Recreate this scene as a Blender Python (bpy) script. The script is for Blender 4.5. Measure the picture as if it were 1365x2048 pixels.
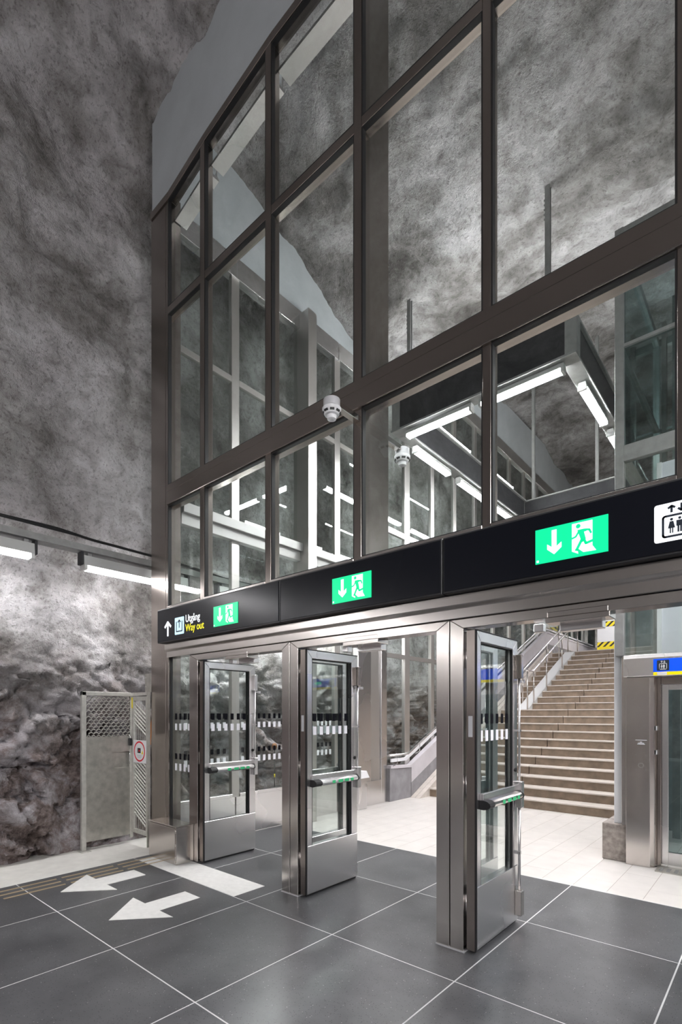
import bpy, math, random
import numpy as np
from mathutils import Vector, Matrix

# ------------------------------------------------------------------ camera, world, exposure
S = bpy.context.scene
for o in list(bpy.data.objects):
    bpy.data.objects.remove(o)
COL = S.collection
THETA = math.atan2(0.6547, 0.756)
cam_d = bpy.data.cameras.new('camera')
cam = bpy.data.objects.new('camera', cam_d)
COL.objects.link(cam)
cam.location = (0, 0, 1.6)
cam.rotation_euler = (math.pi / 2, 0, THETA)
cam_d.sensor_fit = 'VERTICAL'
cam_d.sensor_height = 36
cam_d.lens = 1015.5 / 2048 * 36
cam_d.shift_y = (1426 - 1024) / 2048
cam_d.clip_start = 0.05
S.camera = cam
W = bpy.data.worlds.new('world')
S.world = W
W.use_nodes = True
W.node_tree.nodes['Background'].inputs[0].default_value = (0.9, 0.93, 1, 1)
W.node_tree.nodes['Background'].inputs[1].default_value = 0.03
S.view_settings.view_transform = 'Standard'
S.view_settings.look = 'None'
S.view_settings.gamma = 1
S.view_settings.use_curve_mapping = False
S.view_settings.exposure = 1.35
S.cycles.transparent_max_bounces = 24
S.cycles.max_bounces = 5
S.cycles.diffuse_bounces = 3
S.cycles.glossy_bounces = 3
S.cycles.adaptive_threshold = 0.03
S.cycles.sample_clamp_indirect = 6
S.cycles.caustics_reflective = False
TUBE = 66.0          # emission of the diffusers inside
TUBEW = 15.0         # of the ones on the rock wall
TUBEH = 46.0         # of the added ones over the hall floor and those behind the partition
TUBEU = 30.0         # of the added uplights on the hanging frame
random.seed(4)

# ------------------------------------------------------------------ materials
MATS = {}


def nodes(m):
    m.use_nodes = True
    nt = m.node_tree
    return nt, nt.nodes, nt.links, nt.nodes['Principled BSDF']


def mat(name, col, rough=0.5, metal=0.0, vary=0.0, vscale=8.0, bump=0.0, bscale=60.0, emit=0.0, spec=None, coat=0.0):
    if name in MATS:
        return MATS[name]
    m = bpy.data.materials.new(name)
    nt, N, L, p = nodes(m)
    c = (*col, 1)
    p.inputs['Base Color'].default_value = c
    p.inputs['Roughness'].default_value = rough
    p.inputs['Metallic'].default_value = metal
    if spec is not None:
        p.inputs['Specular IOR Level'].default_value = spec
    if coat:
        p.inputs['Coat Weight'].default_value = coat
        p.inputs['Coat Roughness'].default_value = 0.08
    if emit:
        p.inputs['Emission Color'].default_value = c
        p.inputs['Emission Strength'].default_value = emit
    geo = N.new('ShaderNodeNewGeometry')
    n = N.new('ShaderNodeTexNoise')
    n.inputs['Scale'].default_value = vscale
    n.inputs['Detail'].default_value = 5
    L.new(geo.outputs['Position'], n.inputs['Vector'])
    if vary:
        r = N.new('ShaderNodeValToRGB')
        r.color_ramp.elements[0].position = 0.3
        r.color_ramp.elements[1].position = 0.7
        r.color_ramp.elements[0].color = tuple(x * (1 - vary) for x in col) + (1,)
        r.color_ramp.elements[1].color = tuple(min(1, x * (1 + vary)) for x in col) + (1,)
        L.new(n.outputs['Fac'], r.inputs['Fac'])
        L.new(r.outputs['Color'], p.inputs['Base Color'])
    if bump:
        n2 = N.new('ShaderNodeTexNoise')
        n2.inputs['Scale'].default_value = bscale
        n2.inputs['Detail'].default_value = 6
        L.new(geo.outputs['Position'], n2.inputs['Vector'])
        b = N.new('ShaderNodeBump')
        b.inputs['Strength'].default_value = bump
        b.inputs['Distance'].default_value = 0.02
        L.new(n2.outputs['Fac'], b.inputs['Height'])
        L.new(b.outputs['Normal'], p.inputs['Normal'])
    MATS[name] = m
    return m


def steel(name, col, rough):
    """brushed stainless steel: streaks run along the sheet, smudges vary the gloss"""
    m = bpy.data.materials.new(name)
    nt, N, L, p = nodes(m)
    p.inputs['Base Color'].default_value = (*col, 1)
    p.inputs['Metallic'].default_value = 1
    geo = N.new('ShaderNodeNewGeometry')
    n2 = N.new('ShaderNodeTexNoise')
    n2.inputs['Scale'].default_value = 1.6
    n2.inputs['Detail'].default_value = 1
    L.new(geo.outputs['Position'], n2.inputs['Vector'])
    mr = N.new('ShaderNodeMapRange')
    mr.inputs['To Min'].default_value = rough - 0.03
    mr.inputs['To Max'].default_value = rough + 0.03
    L.new(n2.outputs['Fac'], mr.inputs['Value'])
    L.new(mr.outputs[0], p.inputs['Roughness'])
    MATS[name] = m
    return m


def glass_mat(name, tint, base=0.045, gain=0.9):
    m = bpy.data.materials.new(name)
    m.use_nodes = True
    nt = m.node_tree
    N, L = nt.nodes, nt.links
    N.remove(N['Principled BSDF'])
    out = N['Material Output']
    tr = N.new('ShaderNodeBsdfTransparent')
    tr.inputs[0].default_value = (*tint, 1)
    gl = N.new('ShaderNodeBsdfGlossy')
    gl.inputs['Roughness'].default_value = 0.0
    gl.inputs['Color'].default_value = (0.95, 0.98, 0.97, 1)
    lw = N.new('ShaderNodeLayerWeight')
    lw.inputs['Blend'].default_value = 0.5
    pw = N.new('ShaderNodeMath')
    pw.operation = 'POWER'
    pw.inputs[1].default_value = 4.6
    L.new(lw.outputs['Facing'], pw.inputs[0])
    ma = N.new('ShaderNodeMath')
    ma.operation = 'MULTIPLY_ADD'
    ma.inputs[1].default_value = gain
    ma.inputs[2].default_value = base
    L.new(pw.outputs[0], ma.inputs[0])
    mx = N.new('ShaderNodeMixShader')
    L.new(ma.outputs[0], mx.inputs[0])
    L.new(tr.outputs[0], mx.inputs[1])
    L.new(gl.outputs[0], mx.inputs[2])
    L.new(mx.outputs[0], out.inputs['Surface'])
    MATS[name] = m
    return m


def rock_mat():
    m = bpy.data.materials.new('sprayed_rock')
    nt, N, L, p = nodes(m)
    geo = N.new('ShaderNodeNewGeometry')

    def noise(scale, detail, rough=0.6, dist=0.0):
        n = N.new('ShaderNodeTexNoise')
        n.inputs['Scale'].default_value = scale
        n.inputs['Detail'].default_value = detail
        n.inputs['Roughness'].default_value = rough
        n.inputs['Distortion'].default_value = dist
        L.new(geo.outputs['Position'], n.inputs['Vector'])
        return n.outputs['Fac']

    def ramp(src, stops):
        r = N.new('ShaderNodeValToRGB')
        e = r.color_ramp.elements
        while len(e) < len(stops):
            e.new(0.5)
        for k, (pos, c) in enumerate(stops):
            e[k].position = pos
            e[k].color = (*c, 1)
        L.new(src, r.inputs['Fac'])
        return r.outputs['Color']

    def mix(fac, a, b, mode='MIX'):
        x = N.new('ShaderNodeMix')
        x.data_type = 'RGBA'
        x.blend_type = mode
        if isinstance(fac, float):
            x.inputs['Factor'].default_value = fac
        else:
            L.new(fac, x.inputs['Factor'])
        L.new(a, x.inputs[6])
        L.new(b, x.inputs[7])
        return x.outputs[2]
    # spray concrete: pale coat with darker clouds, fine dark pores
    coat = ramp(noise(0.9, 7, 0.62, 0.3), [(0.33, (0.12, 0.112, 0.106)), (0.45, (0.30, 0.288, 0.28)), (0.57, (0.50, 0.488, 0.49)), (0.72, (0.68, 0.67, 0.68))])
    spots = ramp(noise(30, 3, 0.65, 0.4), [(0.34, (0.35, 0.33, 0.32)), (0.46, (1, 1, 1))])
    coat = mix(0.55, coat, spots, 'MULTIPLY')
    mid = ramp(noise(4.5, 5, 0.68, 0.5), [(0.33, (0.50, 0.48, 0.46)), (0.52, (0.95, 0.94, 0.94)), (0.66, (1.12, 1.10, 1.10))])
    coat = mix(0.8, coat, mid, 'MULTIPLY')
    # bare rock low on the wall: violet brown
    bare = ramp(noise(2.2, 6, 0.7, 0.35), [(0.36, (0.10, 0.074, 0.066)), (0.45, (0.23, 0.185, 0.175)), (0.55, (0.42, 0.39, 0.405)), (0.70, (0.62, 0.60, 0.63))])
    bare = mix(0.5, bare, mid, 'MULTIPLY')
    sep = N.new('ShaderNodeSeparateXYZ')
    L.new(geo.outputs['Position'], sep.inputs[0])
    wob = N.new('ShaderNodeMath')
    wob.operation = 'MULTIPLY_ADD'
    wob.inputs[1].default_value = 2.2
    L.new(noise(0.8, 5), wob.inputs[0])
    L.new(sep.outputs['Z'], wob.inputs[2])
    mr = N.new('ShaderNodeMapRange')
    mr.inputs['From Min'].default_value = 2.35
    mr.inputs['From Max'].default_value = 3.5
    L.new(wob.outputs[0], mr.inputs['Value'])
    c = mix(mr.outputs[0], bare, coat)
    L.new(c, p.inputs['Base Color'])
    p.inputs['Roughness'].default_value = 0.85
    p.inputs['Specular IOR Level'].default_value = 0.25
    b1 = N.new('ShaderNodeBump')
    b1.inputs['Strength'].default_value = 0.8
    b1.inputs['Distance'].default_value = 0.07
    L.new(noise(11, 5, 0.75, 0.2), b1.inputs['Height'])
    b2 = N.new('ShaderNodeBump')
    b2.inputs['Strength'].default_value = 0.5
    b2.inputs['Distance'].default_value = 0.012
    L.new(noise(70, 2, 0.7), b2.inputs['Height'])
    L.new(b1.outputs['Normal'], b2.inputs['Normal'])
    L.new(b2.outputs['Normal'], p.inputs['Normal'])
    MATS['rock'] = m
    return m


def terrazzo():
    m = bpy.data.materials.new('dark_terrazzo')
    nt, N, L, p = nodes(m)
    geo = N.new('ShaderNodeNewGeometry')
    oi = N.new('ShaderNodeObjectInfo')
    n = N.new('ShaderNodeTexNoise')
    n.inputs['Scale'].default_value = 3.0
    n.inputs['Detail'].default_value = 7
    n.inputs['Roughness'].default_value = 0.65
    L.new(geo.outputs['Position'], n.inputs['Vector'])
    r = N.new('ShaderNodeValToRGB')
    r.color_ramp.elements[0].position = 0.3
    r.color_ramp.elements[1].position = 0.72
    r.color_ramp.elements[0].color = (0.070, 0.071, 0.076, 1)
    r.color_ramp.elements[1].color = (0.130, 0.131, 0.137, 1)
    L.new(n.outputs['Fac'], r.inputs['Fac'])
    v = N.new('ShaderNodeTexVoronoi')
    v.inputs['Scale'].default_value = 95
    L.new(geo.outputs['Position'], v.inputs['Vector'])
    chip = N.new('ShaderNodeMath')
    chip.operation = 'LESS_THAN'
    chip.inputs[1].default_value = 0.26
    L.new(v.outputs['Distance'], chip.inputs[0])
    sepc = N.new('ShaderNodeSeparateColor')
    L.new(v.outputs['Color'], sepc.inputs[0])
    cr = N.new('ShaderNodeValToRGB')
    cr.color_ramp.interpolation = 'CONSTANT'
    e = cr.color_ramp.elements
    e[0].position = 0
    e[0].color = (0.03, 0.03, 0.032, 1)
    e[1].position = 0.35
    e[1].color = (0.10, 0.10, 0.105, 1)
    x = e.new(0.965)
    x.color = (0.36, 0.35, 0.34, 1)
    L.new(sepc.outputs[0], cr.inputs['Fac'])
    mx = N.new('ShaderNodeMix')
    mx.data_type = 'RGBA'
    L.new(chip.outputs[0], mx.inputs['Factor'])
    L.new(r.outputs['Color'], mx.inputs[6])
    L.new(cr.outputs['Color'], mx.inputs[7])
    hs = N.new('ShaderNodeHueSaturation')
    mr = N.new('ShaderNodeMapRange')
    mr.inputs['To Min'].default_value = 0.86
    mr.inputs['To Max'].default_value = 1.14
    L.new(oi.outputs['Random'], mr.inputs['Value'])
    L.new(mr.outputs[0], hs.inputs['Value'])
    L.new(mx.outputs[2], hs.inputs['Color'])
    L.new(hs.outputs['Color'], p.inputs['Base Color'])
    r2 = N.new('ShaderNodeMapRange')
    r2.inputs['To Min'].default_value = 0.22
    r2.inputs['To Max'].default_value = 0.46
    L.new(n.outputs['Fac'], r2.inputs['Value'])
    L.new(r2.outputs[0], p.inputs['Roughness'])
    MATS['terrazzo'] = m
    return m


def hazard_mat():
    """yellow tape printed with slanted black bars"""
    m = bpy.data.materials.new('hazard_tape')
    nt, N, L, p = nodes(m)
    geo = N.new('ShaderNodeNewGeometry')
    sep = N.new('ShaderNodeSeparateXYZ')
    L.new(geo.outputs['Position'], sep.inputs[0])
    a = N.new('ShaderNodeMath')
    a.operation = 'SUBTRACT'
    L.new(sep.outputs['X'], a.inputs[0])
    L.new(sep.outputs['Z'], a.inputs[1])
    b = N.new('ShaderNodeMath')
    b.operation = 'MULTIPLY'
    b.inputs[1].default_value = 5.2
    L.new(a.outputs[0], b.inputs[0])
    c = N.new('ShaderNodeMath')
    c.operation = 'FRACT'
    L.new(b.outputs[0], c.inputs[0])
    d = N.new('ShaderNodeMath')
    d.operation = 'LESS_THAN'
    d.inputs[1].default_value = 0.42
    L.new(c.outputs[0], d.inputs[0])
    mx = N.new('ShaderNodeMix')
    mx.data_type = 'RGBA'
    L.new(d.outputs[0], mx.inputs['Factor'])
    mx.inputs[6].default_value = (0.9, 0.72, 0.03, 1)
    mx.inputs[7].default_value = (0.02, 0.02, 0.02, 1)
    L.new(mx.outputs[2], p.inputs['Base Color'])
    p.inputs['Roughness'].default_value = 0.5
    MATS['hazard'] = m
    return m


STEEL = steel('brushed_steel', (0.64, 0.60, 0.57), 0.20)
STEEL2 = steel('darkened_steel', (0.35, 0.31, 0.285), 0.25)  # steel colour darkened to stand for the dark hall it mirrors
SATIN = steel('satin_steel', (0.78, 0.765, 0.765), 0.27)
GALV = mat('galvanised_steel', (0.50, 0.49, 0.45), 0.42, 0.85, vary=0.16, vscale=14)
GALVP = mat('galvanised_frame', (0.58, 0.57, 0.53), 0.5, 0.6, vary=0.1, vscale=20)
GLASS = glass_mat('clear_glass', (0.94, 0.965, 0.955))
GLASSD = glass_mat('lift_glass', (0.62, 0.70, 0.70), 0.06)
ROCK = rock_mat()
TERR = terrazzo()
HAZ = hazard_mat()
GROUT = mat('pale_grout', (0.72, 0.72, 0.72), 0.8)
LTILE = mat('white_tile', (0.74, 0.70, 0.665), 0.30, vary=0.05, vscale=5, bump=0.03, bscale=30)
LGROUT = mat('tile_grout', (0.42, 0.37, 0.33), 0.8)
WSTRIP = mat('white_floor_slab', (0.82, 0.80, 0.75), 0.45, vary=0.06, vscale=9)
WPAINT = mat('white_floor_paint', (0.86, 0.85, 0.82), 0.5, vary=0.05, vscale=20)
BRASS = mat('tactile_brass', (0.62, 0.50, 0.33), 0.4, 0.6)
RUBBER = mat('black_rubber', (0.012, 0.012, 0.013), 0.6)
BLACK = mat('sign_black', (0.006, 0.007, 0.011), 0.25, spec=0.25)
BLACKF = mat('black_frame', (0.022, 0.022, 0.024), 0.45)
GYPS = mat('plaster_board', (0.50, 0.53, 0.55), 0.85, vary=0.05, vscale=3, bump=0.05, bscale=120)
WALLW = mat('white_paint', (0.78, 0.78, 0.80), 0.5, vary=0.03, vscale=4)
LIGHTP = mat('light_parapet', (0.60, 0.57, 0.60), 0.5, vary=0.06, vscale=5)
DARKP = mat('grey_parapet', (0.27, 0.26, 0.275), 0.6, vary=0.16, vscale=6, bump=0.05)
CONC = mat('rough_concrete', (0.33, 0.29, 0.265), 0.85, vary=0.35, vscale=18, bump=0.25, bscale=40)
STONE = mat('step_stone', (0.215, 0.16, 0.115), 0.6, vary=0.25, vscale=7, bump=0.06, bscale=60)
TREAD = mat('step_tread', (0.60, 0.545, 0.50), 0.5, vary=0.10, vscale=9)
RAMP = mat('ramp_white', (0.72, 0.72, 0.72), 0.5)
WPLAST = mat('white_plastic', (0.80, 0.80, 0.82), 0.4)
DUCT = mat('duct_grey', (0.50, 0.50, 0.49), 0.45, 0.3)
PSTEEL = steel('partition_steel', (0.60, 0.58, 0.56), 0.40)
GPLAST = mat('grey_plastic', (0.52, 0.52, 0.54), 0.45)
BEAMF = mat('beam_flange', (0.30, 0.30, 0.295), 0.5, 0.3, vary=0.12, vscale=12)
BEAMW = mat('beam_web', (0.018, 0.018, 0.021), 0.55)
LAMPH = mat('lamp_housing', (0.55, 0.55, 0.54), 0.4, 0.2)
TUBEM = mat('lit_diffuser', (1.0, 0.985, 1.0), 0.4, emit=TUBE)
TUBEWM = mat('lit_diffuser_wall', (1.0, 0.985, 1.0), 0.4, emit=TUBEW)
TUBEUM = mat('lit_diffuser_up', (1.0, 0.985, 1.0), 0.4, emit=TUBEU)
TUBEHM = mat('lit_diffuser_hall', (1.0, 0.985, 1.0), 0.4, emit=TUBEH)
CABLE = mat('black_cable', (0.01, 0.01, 0.011), 0.5)
ORANGE = mat('orange_cable', (0.75, 0.25, 0.06), 0.5)
GREEN = mat('exit_green', (0.0, 0.60, 0.235), 0.4, emit=0.43)
EWHITE = mat('lit_white', (0.93, 0.97, 1.0), 0.4, emit=0.42)
EICE = mat('lit_ice', (0.50, 0.78, 0.90), 0.4, emit=0.36)
EYEL = mat('lit_yellow', (0.95, 0.82, 0.02), 0.4, emit=0.38)
NAVY = mat('pictogram_navy', (0.012, 0.02, 0.035), 0.5)
BLUE = mat('sign_blue', (0.0, 0.075, 0.75), 0.4, emit=0.22)
YEL = mat('sign_yellow', (0.88, 0.70, 0.0), 0.4, emit=0.15)
DIGIT = mat('green_digits', (0.05, 0.95, 0.35), 0.4, emit=1.5)
DKGREEN = mat('dark_green_paint', (0.0, 0.12, 0.09), 0.5)
RED = mat('warning_red', (0.75, 0.01, 0.03), 0.5)
PAPER = mat('sign_white', (0.80, 0.80, 0.80), 0.5)
YTAG = mat('yellow_tag', (0.85, 0.70, 0.02), 0.5)
STK = mat('black_film', (0.004, 0.004, 0.007), 0.5, spec=0.08)
SWT = mat('white_film', (0.88, 0.88, 0.93), 0.5)
PGREEN = mat('green_label', (0.05, 0.55, 0.22), 0.4)
OPAL = mat('opal_panel', (0.74, 0.74, 0.80), 0.35, vary=0.03, vscale=3)
SHAFT = mat('shaft_concrete', (0.30, 0.33, 0.34), 0.8, vary=0.2, vscale=5, bump=0.1)
AMBER = mat('lift_car_panel', (0.55, 0.46, 0.33), 0.35, 0.6)
KNOB = mat('brown_knob', (0.30, 0.14, 0.06), 0.5)


# ------------------------------------------------------------------ mesh helpers
class MB:
    def __init__(s):
        s.v, s.f, s.m, s.sm = [], [], [], []

    def quadbox(s, c8, mi=0):
        k = len(s.v)
        s.v += [tuple(p) for p in c8]
        for q in ((0, 3, 2, 1), (4, 5, 6, 7), (0, 1, 5, 4), (1, 2, 6, 5), (2, 3, 7, 6), (3, 0, 4, 7)):
            s.f.append([k + i for i in q])
            s.m.append(mi)
            s.sm.append(False)

    def box(s, x0, x1, y0, y1, z0, z1, mi=0):
        x0, x1 = min(x0, x1), max(x0, x1)
        y0, y1 = min(y0, y1), max(y0, y1)
        s.quadbox([(x0, y0, z0), (x1, y0, z0), (x1, y1, z0), (x0, y1, z0), (x0, y0, z1), (x1, y0, z1), (x1, y1, z1), (x0, y1, z1)], mi)
        return s

    def prism(s, poly, axis, lo, hi, mi=0):
        """poly: 2D points; axis 'y' -> (x,z), 'x' -> (y,z), 'z' -> (x,y)"""
        def P(p, h):
            return {'y': (p[0], h, p[1]), 'x': (h, p[0], p[1]), 'z': (p[0], p[1], h)}[axis]
        k = len(s.v)
        n = len(poly)
        area = sum(poly[i][0] * poly[(i + 1) % n][1] - poly[(i + 1) % n][0] * poly[i][1] for i in range(n))
        pl = list(poly)
        if (area < 0) != (axis == 'y'):
            pl.reverse()
        s.v += [P(p, lo) for p in pl] + [P(p, hi) for p in pl]
        s.f.append([k + i for i in range(n)][::-1])
        s.f.append([k + n + i for i in range(n)])
        for i in range(n):
            j = (i + 1) % n
            s.f.append([k + i, k + j, k + n + j, k + n + i])
        s.m += [mi] * (n + 2)
        s.sm += [False] * (n + 2)
        return s

    def tube(s, pts, r, seg=10, mi=0, caps=True):
        pts = [Vector(p) for p in pts]
        k0 = len(s.v)
        n = len(pts)
        up = Vector((0, 0, 1))
        for i, p in enumerate(pts):
            d = (pts[min(i + 1, n - 1)] - pts[max(i - 1, 0)]).normalized()
            a = d.cross(up)
            if a.length < 1e-3:
                a = d.cross(Vector((1, 0, 0)))
            a.normalize()
            b = d.cross(a)
            rr = r[i] if isinstance(r, (list, tuple)) else r
            for j in range(seg):
                t = 2 * math.pi * j / seg
                s.v.append(tuple(p + a * math.cos(t) * rr + b * math.sin(t) * rr))
        for i in range(n - 1):
            for j in range(seg):
                q = (j + 1) % seg
                s.f.append([k0 + i * seg + j, k0 + (i + 1) * seg + j, k0 + (i + 1) * seg + q, k0 + i * seg + q])
                s.m.append(mi)
                s.sm.append(True)
        if caps:
            s.f.append([k0 + j for j in range(seg)])
            s.f.append([k0 + (n - 1) * seg + j for j in range(seg)][::-1])
            s.m += [mi, mi]
            s.sm += [False, False]
        return s

    def disc(s, cx, cz, r, y0, y1, seg=20, rz=None, mi=0):
        rz = rz or r
        return s.prism([(cx + r * math.cos(2 * math.pi * i / seg), cz + rz * math.sin(2 * math.pi * i / seg)) for i in range(seg)], 'y', y0, y1, mi)

    def stroke(s, pts, w, y0, y1, mi=0, disc=True):
        for (a, b) in zip(pts, pts[1:]):
            d = Vector((b[0] - a[0], b[1] - a[1]))
            if d.length < 1e-6:
                continue
            d.normalize()
            n = Vector((-d.y, d.x)) * w / 2
            s.prism([(a[0] + n.x, a[1] + n.y), (b[0] + n.x, b[1] + n.y), (b[0] - n.x, b[1] - n.y), (a[0] - n.x, a[1] - n.y)], 'y', y0, y1, mi)
        if disc:
            for p in pts[1:-1]:
                s.disc(p[0], p[1], w / 2, y0, y1, 10, mi=mi)
        return s

    def mesh(s, name):
        me = bpy.data.meshes.new(name)
        me.from_pydata(s.v, [], s.f)
        me.polygons.foreach_set('material_index', s.m)
        me.polygons.foreach_set('use_smooth', s.sm)
        me.update()
        return me

    def build(s, name, m, parent=None, bevel=0.0, seg=1):
        me = s.mesh(name)
        for x in (m if isinstance(m, (list, tuple)) else [m]):
            me.materials.append(x)
        return link(name, me, parent, bevel, seg)


def link(name, me, parent=None, bevel=0.0, seg=1):
    o = bpy.data.objects.new(name, me)
    COL.objects.link(o)
    if parent is not None:
        o.parent = parent
        if parent.type == 'EMPTY' or parent.location.length > 0:
            o.matrix_parent_inverse = parent.matrix_basis.inverted()
    if bevel:
        b = o.modifiers.new('bevel', 'BEVEL')
        b.width = bevel
        b.segments = seg
        b.limit_method = 'ANGLE'
    return o


def box(name, m, parent, x0, x1, y0, y1, z0, z1, bevel=0.0, seg=1):
    return MB().box(x0, x1, y0, y1, z0, z1).build(name, m, parent, bevel, seg)


def tag(o, label=None, cat=None, group=None, kind=None):
    if label:
        o['label'] = label
    if cat:
        o['category'] = cat
    if group:
        o['group'] = group
    if kind:
        o['kind'] = kind
    return o


def thing(name, loc, label=None, cat=None, group=None, kind=None):
    o = bpy.data.objects.new(name, None)
    COL.objects.link(o)
    o.location = loc
    o.empty_display_size = 0.1
    return tag(o, label, cat, group, kind)


# ------------------------------------------------------------------ noise for the rock
def _h(ix, iy, iz, seed):
    x = (ix.astype(np.uint32) * np.uint32(374761393) + iy.astype(np.uint32) * np.uint32(668265263)
         + iz.astype(np.uint32) * np.uint32(2246822519) + np.uint32(seed * 3266489 + 7))
    x = (x ^ (x >> np.uint32(13))) * np.uint32(1274126177)
    x = (x ^ (x >> np.uint32(16))) * np.uint32(2246822519)
    x = x ^ (x >> np.uint32(15))
    return x.astype(np.float64) / 4294967295.0


def vn(p, seed):
    i = np.floor(p).astype(np.int64)
    f = p - i
    f = f * f * f * (f * (f * 6 - 15) + 10)
    i = i + 100000
    r = 0
    for dx in (0, 1):
        wx = f[:, 0] if dx else 1 - f[:, 0]
        for dy in (0, 1):
            wy = f[:, 1] if dy else 1 - f[:, 1]
            for dz in (0, 1):
                wz = f[:, 2] if dz else 1 - f[:, 2]
                r = r + wx * wy * wz * _h(i[:, 0] + dx, i[:, 1] + dy, i[:, 2] + dz, seed)
    return r * 2 - 1


def fbm(p, scale, octv, seed, gain=0.5):
    t, a, s = 0, 1.0, scale
    for k in range(octv):
        t = t + a * vn(p * s, seed + k)
        a *= gain
        s *= 2.03
    return t


def ridged(p, scale, octv, seed):
    t, a, s = 0, 1.0, scale
    for k in range(octv):
        t = t + a * (1 - np.abs(vn(p * s, seed + k)) * 1.6)
        a *= 0.5
        s *= 2.1
    return t


def plates(u, v, size, seed, tilt=0.9):
    """broken plates: every cell of a jittered grid is a tilted facet; returns height and distance to the crack"""
    u, v = u / size, v / size
    iu, iv = np.floor(u).astype(np.int64), np.floor(v).astype(np.int64)
    f1 = np.full(u.shape, 9.0)
    f2 = np.full(u.shape, 9.0)
    hgt = np.zeros(u.shape)
    for du in (-1, 0, 1):
        for dv in (-1, 0, 1):
            a, b = iu + du + 5000, iv + dv + 5000
            z = np.zeros_like(a)
            pu = iu + du + _h(a, b, z, seed)
            pv = iv + dv + _h(a, b, z + 1, seed)
            d = np.hypot(u - pu, v - pv)
            h = _h(a, b, z + 2, seed) + tilt * ((_h(a, b, z + 3, seed) * 2 - 1) * (u - pu) + (_h(a, b, z + 4, seed) * 2 - 1) * (v - pv))
            near = d < f1
            f2 = np.where(near, f1, np.minimum(f2, d))
            f1 = np.where(near, d, f1)
            hgt = np.where(near, h, hgt)
    return hgt - 0.5, f2 - f1


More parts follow.
